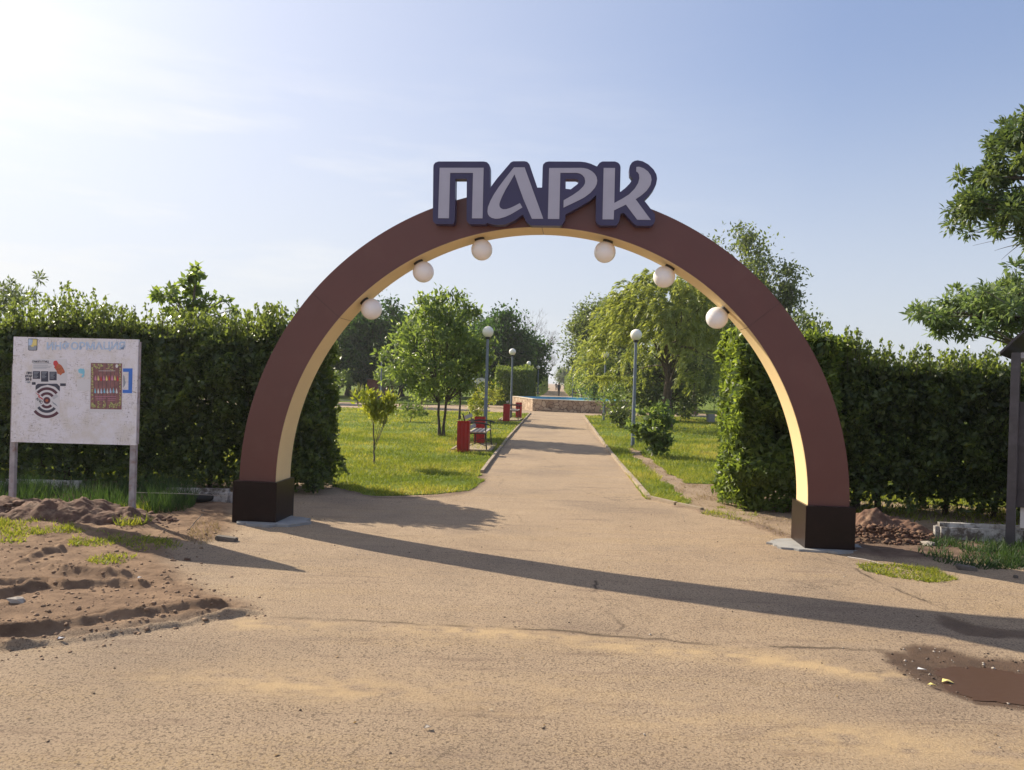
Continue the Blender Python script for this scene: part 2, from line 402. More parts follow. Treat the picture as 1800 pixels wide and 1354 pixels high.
def tree(name, label, cat, base, height, crown, nclump, per, clump_r, L, W, leaf, bark, r0=.1, stems=1, group=None,
         lean=(0, 0), up=.25, droop=0.0, shell=.55, bare_limbs=0, trunk_frac=.55, split=.0, twig=True, seed=1, spike=0.0):
    """crown: ellipsoids (dx,dy,cz,rx,ry,rz) relative to base.  Returns root."""
    global rng
    keep = rng; rng = np.random.default_rng(seed); random.seed(seed)
    root = empty(name, base, 0, label, cat, group)
    # clump centres
    vols = np.array([c[3]*c[4]*c[5] for c in crown], float); pr = vols/vols.sum()
    idx = rng.choice(len(crown), nclump, p=pr); cr = np.array(crown, float)[idx]
    d = rdir(nclump); rr = rng.random(nclump)**(1/3); rr = shell*rr**.4+(1-shell)*rr
    CC = cr[:, :3]+d*cr[:, 3:6]*rr[:, None]
    tb = MB(); th = height*trunk_frac
    tops = []
    for s_ in range(stems):
        ang = s_*2.4+.5; off = Vector((math.cos(ang), math.sin(ang), 0))
        p0 = off*(r0*1.1 if stems > 1 else 0)
        p1 = off*(split*th*.3)+Vector((lean[0]*.4, lean[1]*.4, th*.5)); p2 = off*(split*th)+Vector((lean[0], lean[1], th))
        pts = []
        for i in range(9):
            t = i/8; q = p0*(1-t)**2+p1*2*t*(1-t)+p2*t*t
            if 0 < i < 8: q = q+Vector((random.uniform(-1, 1), random.uniform(-1, 1), 0))*r0*.35
            pts.append(q)
        rs = [r0*(1.45 if i == 0 else 1.0)*(1-.62*i/8)*(1 if stems == 1 else .8) for i in range(9)]
        tb.tube(pts, rs, 9); tops.append((pts, rs))
    lb = MB()
    for i in range(nclump):
        c = Vector(CC[i]); pts, rs = min(tops, key=lambda t: (t[0][-1]-c).length)
        lo = 3
        k = random.randint(lo, 8)
        while k > lo and pts[k].z > c.z-.1*height: k -= 1
        if i % 2 == 0 or bare_limbs: limb(lb, pts[k], c, rs[k]*.45, r0*.05+.002, .14, 5, 5)
    tb.build('trunk', bark, root, smooth=True, fix=False)
    if lb.v: lb.build('limb', bark, root, smooth=True, fix=False)
    # leaves
    n = nclump*per
    if n:
        ci = np.repeat(np.arange(nclump), per)
        g = rng.normal(size=(n, 3)); g *= clump_r*(.55+.9*rng.random((nclump, 1)))[ci]
        g[:, 2] *= .8
        if spike: g[:, 2] += np.abs(rng.normal(size=n))*spike
        P = CC[ci]+g
        outw = unit(P-np.array([lean[0], lean[1], height*.55]))
        A = unit(rdir(n)*.9+outw*.5+np.array([0, 0, up-droop])); N = unit(rdir(n)*.8+np.array([0, 0, 1.0])*.8+outw*.3)
        sz = .7+.6*rng.random(n)
        hue = np.clip(.5+.22*rng.normal(size=nclump)[ci]+.2*rng.normal(size=n), 0, 1)
        keepm = P[:, 2] > .05
        me = leaves_mesh('crown', P[keepm], A[keepm], N[keepm], (L*sz)[keepm], (W*sz)[keepm], hue[keepm])
        link('crown', me, leaf, root)
    rng = keep
    return root

def hedge(name, label, a, b, thick, z0, z1, n, L, W, leaf, seed, trunks=.55, shoots=1.0, rough=.12, core=True, cat='hedge', endround=.25, group=None, shoot_h=.3, thin_low=.5, side=1, zf=None):
    """a,b: ends of the front line on the ground; thick goes away from it (to the left of a->b times side)"""
    global rng
    keep = rng; rng = np.random.default_rng(seed); random.seed(seed)
    a = Vector((a[0], a[1], 0)); b = Vector((b[0], b[1], 0)); d = b-a; Ln = d.length; d.normalize(); nn = Vector((-d.y, d.x, 0))*side
    root = empty(name, a, 0, label, cat, group)
    dn = np.array(d); nv = np.array(nn)
    # sample leaves on the shell: front, back, ends, top ; parametrise u (0..Ln), w(0..thick), z
    areas = np.array([Ln*(z1-z0)*1.5, Ln*(z1-z0)*.55, thick*(z1-z0)*1.3, thick*(z1-z0)*1.3, Ln*thick*1.3]); pr = areas/areas.sum()
    face = rng.choice(5, n, p=pr)
    u = rng.random(n)*Ln; w = rng.random(n)*thick; z = z0+(z1-z0)*rng.random(n)
    depth = np.abs(rng.normal(size=n))*.11
    w = np.where(face == 0, depth, w); w = np.where(face == 1, thick-depth, w)
    u = np.where(face == 2, depth, u); u = np.where(face == 3, Ln-depth, u)
    z = np.where(face == 4, z1-depth*1.2, z)
    # undulation
    bu = (fbm(u*1.6+seed, z*1.6+w*1.3, 4)-.47)*2
    bu2 = (fbm(u*5+seed*3, z*5+w*4, 3)-.44)*2
    push = rough*(bu*1.3+bu2*.7)
    w = np.where(face == 0, w-push, w); w = np.where(face == 1, w+push, w)
    u = np.where(face == 2, u-push, u); u = np.where(face == 3, u+push, u)
    tz = (fbm(u*.9+seed*7, w*.9, 3)-.45)*.62
    z = z+(z-z0)/(z1-z0)*(tz-.28*np.clip(1-(Ln-u)/.7, 0, 1)*(Ln > 5))
    # rounded top edge and ends
    hr = min(.6, (z1-z0)*.26); hi = np.clip((z-(z1-hr))/hr, 0, 1)**2; w = w+np.where(w < thick/2, 1, -1)*hi*min(.30, thick*.25)
    lowm = (z-z0)/(z1-z0)
    keepm = (rng.random(n) < np.clip(.35+lowm*2.2/max(thin_low, .01)*.5, 0, 1)) & ((bu2+bu) > -.42)
    P = np.stack([u, w, z], 1)
    out3 = np.zeros((n, 3)); out3[face == 0] = (0, -1, 0); out3[face == 1] = (0, 1, 0); out3[face == 2] = (-1, 0, 0); out3[face == 3] = (1, 0, 0); out3[face == 4] = (0, 0, 1)
    A = unit(rdir(n)*.8+out3*.5+np.array([0, 0, .35])); N = unit(rdir(n)*.75+out3*.5+np.array([0, 0, .6]))
    sz = .65+.7*rng.random(n); hue = np.clip(.42+.3*(bu2)+.22*rng.normal(size=n), 0, 1)
    P, A, N, sz, hue = P[keepm], A[keepm], N[keepm], sz[keepm], hue[keepm]
    # inner leaves that close the view through
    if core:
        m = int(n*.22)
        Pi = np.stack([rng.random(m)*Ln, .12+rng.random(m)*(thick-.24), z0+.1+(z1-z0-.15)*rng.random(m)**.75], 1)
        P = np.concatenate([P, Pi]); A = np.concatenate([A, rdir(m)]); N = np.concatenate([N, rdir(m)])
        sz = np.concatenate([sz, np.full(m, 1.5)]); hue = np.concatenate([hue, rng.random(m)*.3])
    tb = MB()
    # upright shoots along the top
    ns = int(Ln*thick*24*shoots)
    SP = []; SA = []; SH = []
    for i in range(ns):
        su = random.random()*(Ln-(.55 if Ln > 5 else 0)); sw = random.uniform(.1, .9)*thick; h = shoot_h*random.uniform(.3, 1)*(0.5+1.0*vnoise(np.array([su*1.3+seed]), np.array([3.1]))[0])
        zt = z1+float((fbm(np.array([su*.9+seed*7]), np.array([sw*.9]), 3)-.45)[0]*.62)
        lx, ly = random.uniform(-.2, .2)*h, random.uniform(-.2, .2)*h
        p0 = Vector((su, sw, zt-.12)); p1 = Vector((su+lx, sw+ly, zt+h))
        tb.tube([p0, (p0+p1)/2, p1], [.004, .003, .001], 3, cap=False)
        for j in range(int(9+h*60)):
            t = random.random()**1.3; sp_w = .05*(1-t)+.012; q = p0.lerp(p1, t); SP.append(tuple(q+Vector((random.gauss(0, sp_w), random.gauss(0, sp_w), 0))))
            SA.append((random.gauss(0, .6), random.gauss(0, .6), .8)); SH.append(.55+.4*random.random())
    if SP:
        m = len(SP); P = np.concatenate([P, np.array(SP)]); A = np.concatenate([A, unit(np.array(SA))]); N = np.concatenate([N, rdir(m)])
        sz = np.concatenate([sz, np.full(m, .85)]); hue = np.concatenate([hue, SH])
    # stems
    for i in range(int(Ln/trunks)+1):
        for rowk in range(2):
            su = (i+random.uniform(-.75, .75)+.3)*trunks; sw = thick*(.3+.4*rowk)+random.uniform(-.1, .1)
            if su < 0.05 or su > Ln-.05: continue
            q = Vector((su, sw, -.05)); r = random.uniform(.022, .045)
            top = Vector((su+random.uniform(-.2, .2), sw+random.uniform(-.15, .15), z0+(z1-z0)*.75))
            mid = (q+top)/2+Vector((random.uniform(-.08, .08), random.uniform(-.08, .08), 0))
            tb.tube([q, (q+mid)/2, mid, top], [r*1.3, r, r*.8, r*.3], 7, cap=False)
            for k in range(7):
                t = random.uniform(.2, .95); s0 = q.lerp(top, t)
                e = s0+Vector((random.uniform(-.4, .4), random.uniform(-.5, .5)*thick, random.uniform(.1, .5)))
                e.x = min(max(e.x, .08), Ln-.08); e.y = min(max(e.y, .05), thick-.05); e.z = min(e.z, z1-.1)
                tb.tube([s0, (s0+e)/2+Vector((0, 0, .04)), e], [r*.35, r*.22, .003], 4, cap=False)
    def w3(P): return np.outer(P[:, 0], dn)+np.outer(P[:, 1], nv)+np.outer(P[:, 2], (0, 0, 1))
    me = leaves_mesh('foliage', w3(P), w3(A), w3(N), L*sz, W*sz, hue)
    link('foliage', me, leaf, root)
    tb.v = [tuple(d*v[0]+nn*v[1]+Vector((0, 0, v[2]))) for v in map(tuple, tb.v)]
    tb.build('stem', M['bark'], root, smooth=True, fix=False)
    rng = keep
    return root

def blades(C, L, W, lean=.5, rnd=None):
    n = len(C); A = unit(np.stack([rng.normal(size=n)*lean, rng.normal(size=n)*lean, np.ones(n)], 1)); Sd = unit(np.cross(A, rdir(n)))
    L = L.reshape(-1, 1); W = W.reshape(-1, 1); V = np.empty((n, 3, 3), np.float32)
    V[:, 0] = C-Sd*W/2; V[:, 1] = C+Sd*W/2; V[:, 2] = C+A*L
    return V.reshape(-1, 3), np.arange(n*3).reshape(n, 3)
def blade_object(name, C, L, W, mat, label, cat='grass', lean=.5, kind='stuff', rnd=None):
    V, Fq = blades(C, L, W, lean); n = len(C)
    if rnd is None: rnd = rng.random(n)
    me = npmesh(name, V, Fq, rnd); o = link(name, me, mat); tag(o, label, cat, kind=kind); return o

# ------------------------------------------------------------------ site geometry
GA, GB = at(488, 921), at(1411.5, 965.5)                 # inner front corners of the two pedestals
ax = (GB-GA).normalized(); an = Vector((-ax.y, ax.x, 0)); AC = (GA+GB)/2; AC.z = 0
HALF = (GB-GA).length/2
def AP(u, w, z): return AC+ax*u+an*w+Vector((0, 0, z))   # arch coordinates -> world
pd = Vector((78/F, 1, 0)).normalized(); pn = Vector((pd.y, -pd.x, 0))   # direction of the walk, and its right side
PC = (at(932, 727.2)+at(1025, 731))/2; PC = PC-pd*PC.dot(pd)            # foot of the centre line
def WP(s, o, z=0): return PC+pd*s+pn*o+Vector((0, 0, z))

# ---- ground masks
dirt_poly = [at(*p) for p in [(-700, 1175), (0, 1148), (130, 1128), (300, 1102), (440, 1078), (455, 1072), (400, 1050), (350, 1015), (310, 985), (330, 955), (395, 950), (425, 925), (420, 900), (425, 860), (-700, 850)]]
rutA1 = [at(*p) for p in [(-300, 1168), (0, 1138), (98, 1131), (202, 1115), (318, 1100), (405, 1083), (445, 1079)]]
rutA2 = [at(*p) for p in [(-300, 1150), (0, 1123), (72, 1115), (150, 1100), (202, 1092), (260, 1087), (332, 1076), (392, 1071)]]
rutB = [at(*p) for p in [(-200, 1060), (29, 1040), (72, 1035), (116, 1042), (162, 1037), (208, 1034), (250, 1040)]]
rutC = [at(*p) for p in [(90, 1012), (139, 1017), (179, 1022), (220, 1021)]]
rutD = [at(*p) for p in [(38, 1003), (75, 986), (103, 982)]]
rutE = [at(*p) for p in [(-200, 1085), (0, 1066), (46, 1051), (76, 1047)]]
wet_poly = [at(*p) for p in [(1530, 1140), (1583, 1144), (1605, 1136), (1660, 1138), (1700, 1150), (1745, 1152), (1800, 1158), (1900, 1172), (2000, 1215), (1950, 1270), (1800, 1247), (1720, 1236), (1650, 1212), (1600, 1190), (1560, 1165)]]
pool_poly = [at(*p) for p in [(1640, 1168), (1700, 1166), (1760, 1172), (1830, 1185), (1930, 1215), (1900, 1240), (1790, 1232), (1720, 1226), (1672, 1208), (1655, 1190)]]
wet2_poly = [at(*p) for p in [(1640, 1075), (1700, 1092), (1720, 1100), (1800, 1100), (1950, 1110), (1950, 1140), (1800, 1127), (1700, 1118), (1660, 1098)]]
rsoil_poly = [at(*p) for p in [(1495, 905), (1640, 935), (1900, 960), (1900, 1000), (1700, 985), (1560, 985), (1500, 975)]]
bare_poly = [at(*p) for p in [(1106, 786), (1125, 795), (1170, 830), (1215, 852), (1300, 850), (1420, 900), (1400, 955), (1290, 915), (1210, 890), (1195, 868), (1160, 838), (1120, 808)]]

strk1 = [at(*p) for p in [(440, 1098), (700, 1106), (900, 1116), (1200, 1146), (1400, 1165), (1560, 1190)]]
strk2 = [at(*p) for p in [(300, 1190), (600, 1212), (900, 1232), (1200, 1262), (1500, 1300), (1900, 1350)]]
crk_l = [[at(*p) for p in [(470, 1088), (650, 1094), (830, 1102), (1000, 1110), (1150, 1124), (1290, 1134), (1500, 1142), (1560, 1145)]], [at(*p) for p in [(1040, 1022), (1048, 1060), (1062, 1075), (1085, 1100), (1078, 1118)]], [at(*p) for p in [(1380, 950), (1500, 1000), (1590, 1040), (1660, 1075), (1700, 1110)]]]
def sand_crack(x, y):
    n1 = fbm(x*1.1, y*3.5, 4); n2 = fbm(x*9, y*16, 3)
    a = np.exp(-(line_d(x, y, strk1)/.13)**2)*.95+np.exp(-(line_d(x, y, strk2)/.24)**2)*.8
    a = a*np.clip((n1-.25)*3, 0, 1)*np.clip((n2-.22)*3.2, 0, 1)
    wx = x+(fbm(x*4, y*4, 4)-.45)*.16; wy = y+(fbm(x*4+9, y*4, 4)-.45)*.12; c = 0
    for l in crk_l: c = np.maximum(c, np.exp(-(line_d(wx, wy, l)/.014)**2)*np.clip((fbm(x*3+l[0].x, y*3, 3)-.3)*5, 0, 1))
    return a, c
edge_l = [at(*p) for p in [(847, 836), (842, 850), (815, 866), (770, 872), (720, 875), (660, 875), (618, 865), (590, 854), (560, 847)]]
edge_r = [at(*p) for p in [(1195, 892), (1215, 892), (1240, 902), (1300, 915), (1400, 950)]]
def masks(x, y):
    wob = (fbm(x*2.2, y*2.2, 4)-.47)*.5
    d = poly_sd(x, y, dirt_poly)+wob*.5
    dirt = sstep(-.05, .22, d)
    wet = sstep(-.03, .06, poly_sd(x, y, wet_poly)+wob*.25+(fbm(x*14, y*14, 3)-.45)*.10)
    wet2 = sstep(-.03, .06, poly_sd(x, y, wet2_poly)+wob*.6)*.8
    rs = sstep(-.1, .1, poly_sd(x, y, rsoil_poly)+wob*.4)
    bare = sstep(-.1, .1, poly_sd(x, y, bare_poly)+wob*.4)
    eb = np.minimum(line_d(x, y, edge_l), line_d(x, y, edge_r)); rs = np.maximum(rs, .75*sstep(.16, .02, eb+wob*.25))
    return dirt, np.maximum(wet, wet2), np.maximum(rs, bare*(.15+.5*np.clip(fbm(x*3, y*3, 3)*2-.5, 0, 1))), d
def ground_z(x, y):
    x = np.asarray(x, float); y = np.asarray(y, float)
    near = 1-sstep(9.6, 12.5, y)
    dirt, wet, rs, d = masks(x, y)
    z = (fbm(x*.35, y*.35, 3)-.45)*.03*near
    z = z+dirt*near*(.018+.05*(fbm(x*1.7+5, y*1.7, 4)-.45)+.035*(fbm(x*7, y*7, 3)-.45)+.045*(fbm(x*19, y*19, 3)-.45)*np.clip(fbm(x*2, y*2, 2)*2-.3, 0, 1)+.045*np.clip(d, 0, 1.3))
    def rut(pts, wd, h, dep):
        q = line_d(x+(fbm(x*5, y*5, 3)-.45)*.10+(fbm(x*22, y*22, 2)-.4)*.05, y+(fbm(x*4+3, y*4, 3)-.45)*.10+(fbm(x*22+5, y*22, 2)-.4)*.05, pts)
        nz_ = .2+.9*vnoise(x*6, y*6)+.7*vnoise(x*19, y*19)
        return (h*np.exp(-(q/wd)**2)*nz_-dep*np.exp(-((q-wd*2.2)/(wd*.9))**2)*.6)
    md = near*sstep(-.25, .1, d)
    z = z+md*(rut(rutA1, .030, .030, .018)+rut(rutA2, .034, .036, .025)+rut(rutB, .036, .034, .02)+rut(rutC, .05, .042, .02)+rut(rutD, .04, .038, .02)+rut(rutE, .035, .035, .02))
    z = z+rs*near*(.02+.05*(fbm(x*5, y*5, 3)-.4))
    wp = sstep(-.25, .25, poly_sd(x, y, pool_poly)); z = z-wp*.035-(wet > .5)*.004
    return z
def gz(x, y): return float(ground_z(np.array([x]), np.array([y]))[0])

def axis_pts(fine0, fine1, step, lo, hi, g=1.12):
    a = list(np.arange(fine0, fine1, step)); s = step
    while a[-1] < hi: s *= g; a.append(a[-1]+s)
    s = step
    while a[0] > lo: s *= g; a.insert(0, a[0]-s)
    return np.array(a)
gx = axis_pts(-6.6, 6.2, .021, -900, 900, 1.14); gy = axis_pts(1.2, 10.4, .021, -60, 1500, 1.08)
GX, GY = np.meshgrid(gx, gy)
GZ = ground_z(GX.ravel(), GY.ravel())
nx, ny = len(gx), len(gy)
ii = (np.arange(ny-1)[:, None]*nx+np.arange(nx-1)[None, :]).ravel()
ground_me = npmesh('ground', np.stack([GX.ravel(), GY.ravel(), GZ], 1), np.stack([ii, ii+1, ii+1+nx, ii+nx], 1))
dm, wm, rm, _ = masks(GX.ravel(), GY.ravel())
sdm, ckm_ = sand_crack(GX.ravel(), GY.ravel())
for nm, arr in (('dirt', dm), ('wet', wm), ('soil', rm), ('sand', sdm), ('crk', ckm_)):
    a_ = ground_me.attributes.new(nm, 'FLOAT', 'POINT'); a_.data.foreach_set('value', arr.astype(np.float32))

def ground_material():
    m, t, p = newmat('dusty_asphalt')
    N = t.nodes.new; K = t.links.new
    geo = N('ShaderNodeNewGeometry')
    def noise(scale, det=6, rough=.6, vec=None, sc=None):
        n = N('ShaderNodeTexNoise'); n.inputs['Scale'].default_value = scale; n.inputs['Detail'].default_value = det; n.inputs['Roughness'].default_value = rough
        if sc:
            mpn = N('ShaderNodeMapping'); mpn.inputs['Scale'].default_value = sc; mpn.inputs['Rotation'].default_value = (0, 0, R(-5)); K(geo.outputs['Position'], mpn.inputs[0]); K(mpn.outputs[0], n.inputs['Vector'])
        else: K(geo.outputs['Position'], n.inputs['Vector'])
        return n.outputs[0]
    def ramp(src, p0, p1, c0=(0, 0, 0), c1=(1, 1, 1)):
        if p0 > p1: p0, p1, c0, c1 = p1, p0, c1, c0
        r = N('ShaderNodeValToRGB'); r.color_ramp.elements[0].position = p0; r.color_ramp.elements[1].position = p1
        r.color_ramp.elements[0].color = rgb(c0); r.color_ramp.elements[1].color = rgb(c1); K(src, r.inputs[0]); return r.outputs[0]
    def mix(a, b, f, mode='MIX'):
        x = N('ShaderNodeMix'); x.data_type = 'RGBA'; x.blend_type = mode
        for s_, v in (('A', a), ('B', b)):
            if isinstance(v, tuple): x.inputs[s_].default_value = rgb(v)
            else: K(v, x.inputs[s_])
        if isinstance(f, float): x.inputs['Factor'].default_value = f
        else: K(f, x.inputs['Factor'])
        return x.outputs['Result']
    def attr(n):
        a = N('ShaderNodeAttribute'); a.attribute_name = n; return a.outputs['Fac']
    base = ramp(noise(1.1, 6, .65), .3, .72, (.355, .258, .175), (.46, .340, .228))
    # tyre-swept sand streaks running across the view
    streak = ramp(noise(1.0, 5, .65, sc=(.28, 2.4, 1)), .50, .66)
    fine_sp = ramp(noise(38, 3, .7), .38, .62)
    sf = N('ShaderNodeMath'); sf.operation = 'MULTIPLY'; K(streak, sf.inputs[0]); K(fine_sp, sf.inputs[1])
    sf2 = N('ShaderNodeMath'); sf2.operation = 'MULTIPLY'; K(sf.outputs[0], sf2.inputs[0]); sf2.inputs[1].default_value = .8
    c = mix(base, (.44, .31, .17), sf2.outputs[0])
    c = mix(c, (.22, .165, .125), ramp(noise(.55, 5, .6), .50, .62, c1=(.55, .55, .55)))
    # aggregate grain
    v = N('ShaderNodeTexVoronoi'); v.inputs['Scale'].default_value = 85; K(geo.outputs['Position'], v.inputs['Vector'])
    c = mix(c, (.09, .062, .045), ramp(v.outputs['Distance'], .52, .78, c1=(.6, .6, .6)))
    grain = noise(105, 5, .85)
    gamt = N('ShaderNodeMath'); gamt.operation = 'MULTIPLY'; K(ramp(grain, .53, .62), gamt.inputs[0]); K(ramp(noise(1.7, 5, .7), .36, .64, (.2, .2, .2), (.9, .9, .9)), gamt.inputs[1])
    c = mix(c, (.11, .072, .048), gamt.outputs[0])
    c = mix(c, (.56, .44, .30), ramp(grain, .45, .36, c1=(.75, .75, .75)))
    sp_ = N('ShaderNodeTexVoronoi'); sp_.inputs['Scale'].default_value = 9; sp_.inputs['Randomness'].default_value = 1; K(geo.outputs['Position'], sp_.inputs['Vector'])
    c = mix(c, (.07, .05, .04), ramp(sp_.outputs['Distance'], .10, .06, c1=(.7, .7, .7)))
    tr_ = ramp(noise(1.0, 8, .75, sc=(.9, 7, 1)), .54, .64, c1=(.45, .45, .45))
    c = mix(c, (.19, .13, .095), tr_)
    # cracks
    vc = N('ShaderNodeTexVoronoi'); vc.feature = 'DISTANCE_TO_EDGE'; vc.inputs['Scale'].default_value = .55
    wv = N('ShaderNodeMix'); wv.data_type = 'VECTOR'
    nn_ = N('ShaderNodeTexNoise'); nn_.inputs['Scale'].default_value = 2.2; nn_.inputs['Detail'].default_value = 8; nn_.inputs['Roughness'].default_value = .7; K(geo.outputs['Position'], nn_.inputs['Vector'])
    va = N('ShaderNodeVectorMath'); va.operation = 'MULTIPLY_ADD'; K(nn_.outputs['Color'], va.inputs[0]); va.inputs[1].default_value = (.9, .9, .9); K(geo.outputs['Position'], va.inputs[2])
    K(va.outputs[0], vc.inputs['Vector'])
    ck = ramp(vc.outputs['Distance'], .0, .008, (1, 1, 1), (0, 0, 0))
    ckm = N('ShaderNodeMath'); ckm.operation = 'MULTIPLY'; K(ck, ckm.inputs[0]); K(ramp(noise(.5, 3), .48, .6, c1=(.6, .6, .6)), ckm.inputs[1])
    c = mix(c, (.06, .042, .03), ckm.outputs[0])
    c = mix(c, (.53, .375, .21), attr('sand'))
    c = mix(c, (.07, .048, .035), attr('crk'))
    # soil, wet
    dn_ = ramp(noise(3.5, 8, .7), .3, .7, (.14, .082, .050), (.32, .205, .125))
    c = mix(c, dn_, attr('dirt'))
    c = mix(c, ramp(noise(6, 8, .7), .3, .7, (.10, .062, .045), (.23, .155, .11)), attr('soil'))
    wetc = ramp(noise(5, 7, .7), .3, .7, (.075, .045, .028), (.15, .090, .055))
    c = mix(c, wetc, attr('wet'))
    K(c, p.inputs['Base Color'])
    rr = N('ShaderNodeMapRange'); K(attr('wet'), rr.inputs['Value']); rr.inputs['To Min'].default_value = .93; rr.inputs['To Max'].default_value = .5
    K(rr.outputs[0], p.inputs['Roughness']); p.inputs['Specular IOR Level'].default_value = .25
    b = N('ShaderNodeBump'); b.inputs['Strength'].default_value = 1.0; b.inputs['Distance'].default_value = .011
    hb = N('ShaderNodeMath'); hb.operation = 'ADD'; K(noise(75, 6, .85), hb.inputs[0]); K(noise(20, 6, .8), hb.inputs[1])
    K(hb.outputs[0], b.inputs['Height']); K(b.outputs[0], p.inputs['Normal'])
    return m
ground = link('ground', ground_me, ground_material(), smooth=True); tag(ground, kind='structure')

# puddle water and its rim
pm = MB(); zq = gz(pool_poly[4].x, pool_poly[4].y)+.004
pp = []
for i, q in enumerate(pool_poly):
    nxt = pool_poly[(i+1) % len(pool_poly)]
    for k in range(5):
        t = k/5; v = q.lerp(nxt, t); v = v+Vector((random.uniform(-.03, .03), random.uniform(-.02, .02), 0)); pp.append(v)
zmin = min(gz(v.x, v.y) for v in pp)
pm.prism([(v.x, v.y) for v in pp], [], lambda a, b_, c_: Vector((a, b_, c_)), zmin-.01, zmin+.006)
mw, tw, pw = newmat('muddy_water'); pw.inputs['Base Color'].default_value = (.080, .043, .026, 1); pw.inputs['Roughness'].default_value = .35; pw.inputs['Specular IOR Level'].default_value = .35
nw = tw.nodes.new('ShaderNodeTexNoise'); nw.inputs['Scale'].default_value = 9; bw = tw.nodes.new('ShaderNodeBump'); bw.inputs['Strength'].default_value = .25; bw.inputs['Distance'].default_value = .01
tw.links.new(nw.outputs[0], bw.inputs['Height']); tw.links.new(bw.outputs[0], pw.inputs['Normal'])
o = pm.build('puddle', mw); tag(o, kind='structure')

# ------------------------------------------------------------------ lawns
def lawn_mat():
    m, t, p = newmat('lawn_turf'); geo = t.nodes.new('ShaderNodeNewGeometry')
    def nz_(s, d=6):
        n = t.nodes.new('ShaderNodeTexNoise'); n.inputs['Scale'].default_value = s; n.inputs['Detail'].default_value = d; n.inputs['Roughness'].default_value = .65; t.links.new(geo.outputs['Position'], n.inputs['Vector']); return n.outputs[0]
    r = t.nodes.new('ShaderNodeValToRGB'); r.color_ramp.elements[0].position = .3; r.color_ramp.elements[1].position = .7
    r.color_ramp.elements[0].color = (.075, .125, .018, 1); r.color_ramp.elements[1].color = (.20, .24, .045, 1); t.links.new(nz_(.9, 8), r.inputs[0])
    r2 = t.nodes.new('ShaderNodeValToRGB'); r2.color_ramp.elements[0].position = .60; r2.color_ramp.elements[1].position = .72; r2.color_ramp.elements[1].color = (.7, .7, .7, 1); t.links.new(nz_(.6, 6), r2.inputs[0])
    mm = t.nodes.new('ShaderNodeMix'); mm.data_type = 'RGBA'; mm.inputs['B'].default_value = (.30, .235, .12, 1); t.links.new(r2.outputs[0], mm.inputs['Factor']); t.links.new(r.outputs[0], mm.inputs['A'])
    r3 = t.nodes.new('ShaderNodeValToRGB'); r3.color_ramp.elements[0].position = .45; r3.color_ramp.elements[1].position = .7; r3.color_ramp.elements[1].color = (.6, .6, .6, 1); t.links.new(nz_(14, 6), r3.inputs[0])
    m3_ = t.nodes.new('ShaderNodeMix'); m3_.data_type = 'RGBA'; m3_.inputs['B'].default_value = (.05, .075, .014, 1); t.links.new(r3.outputs[0], m3_.inputs['Factor']); t.links.new(mm.outputs['Result'], m3_.inputs['A'])
    t.links.new(m3_.outputs['Result'], p.inputs['Base Color']); p.inputs['Roughness'].default_value = 1; p.inputs['Specular IOR Level'].default_value = .1
    b = t.nodes.new('ShaderNodeBump'); b.inputs['Strength'].default_value = 1; b.inputs['Distance'].default_value = .03; t.links.new(nz_(30, 4), b.inputs['Height']); t.links.new(b.outputs[0], p.inputs['Normal'])
    return m
M['lawn'] = lawn_mat()
def lawn(poly, z=.03, jit=.0):
    pts = []
    for i, q in enumerate(poly):
        nxt = poly[(i+1) % len(poly)]; k = max(1, int((nxt-q).length/.25)) if jit and (nxt-q).length < 6 else 1
        for j in range(k):
            v = q.lerp(nxt, j/k); pts.append((v.x+random.uniform(-jit, jit), v.y+random.uniform(-jit, jit)))
    mb = MB(); mb.prism(pts, [], lambda a, b_, c_: Vector((a, b_, c_)), -.12, z)
    o = mb.build('lawn', M['lawn']); tag(o, kind='structure'); return [Vector((p[0], p[1], 0)) for p in pts]
kw = 1.42                                     # half width of the walk, kerb centre
LK0 = at(847, 832); LK1 = at(932, 727); RK0 = at(1140, 877); RK1 = at(1026, 731)
left_poly = [LK1, LK0]+[at(*p) for p in [(842, 850), (815, 864), (770, 869), (720, 872), (660, 872), (618, 862), (590, 851), (560, 845)]]+[at(480, 850), at(0, 840), at(-1500, 800), at(-1500, 716), at(560, 716), at(860, 725)]
right_poly = [RK0, RK1]+[at(*p) for p in [(1200, 733), (1500, 737), (2600, 765), (3300, 850), (2000, 905), (1500, 880), (1400, 862), (1300, 850), (1215, 851), (1170, 829), (1130, 797), (1108, 787), (1104, 791), (1120, 808), (1160, 840), (1190, 865), (1211, 889), (1190, 889)]]
LPo = lawn(left_poly, .010, .09); RPo = lawn(right_poly, .010, .09)
# lawns beyond the cross walk, either side of the far alley
l3 = [WP(56, -2.0), WP(230, -1.9), WP(230, -220), WP(49, -150), WP(47.5, -30), WP(49, -8)]
r3 = [WP(230, 1.9), WP(56, 2.0), WP(49, 8), WP(46, 30), WP(44, 150), WP(230, 220)]
L3 = lawn(l3); R3 = lawn(r3)

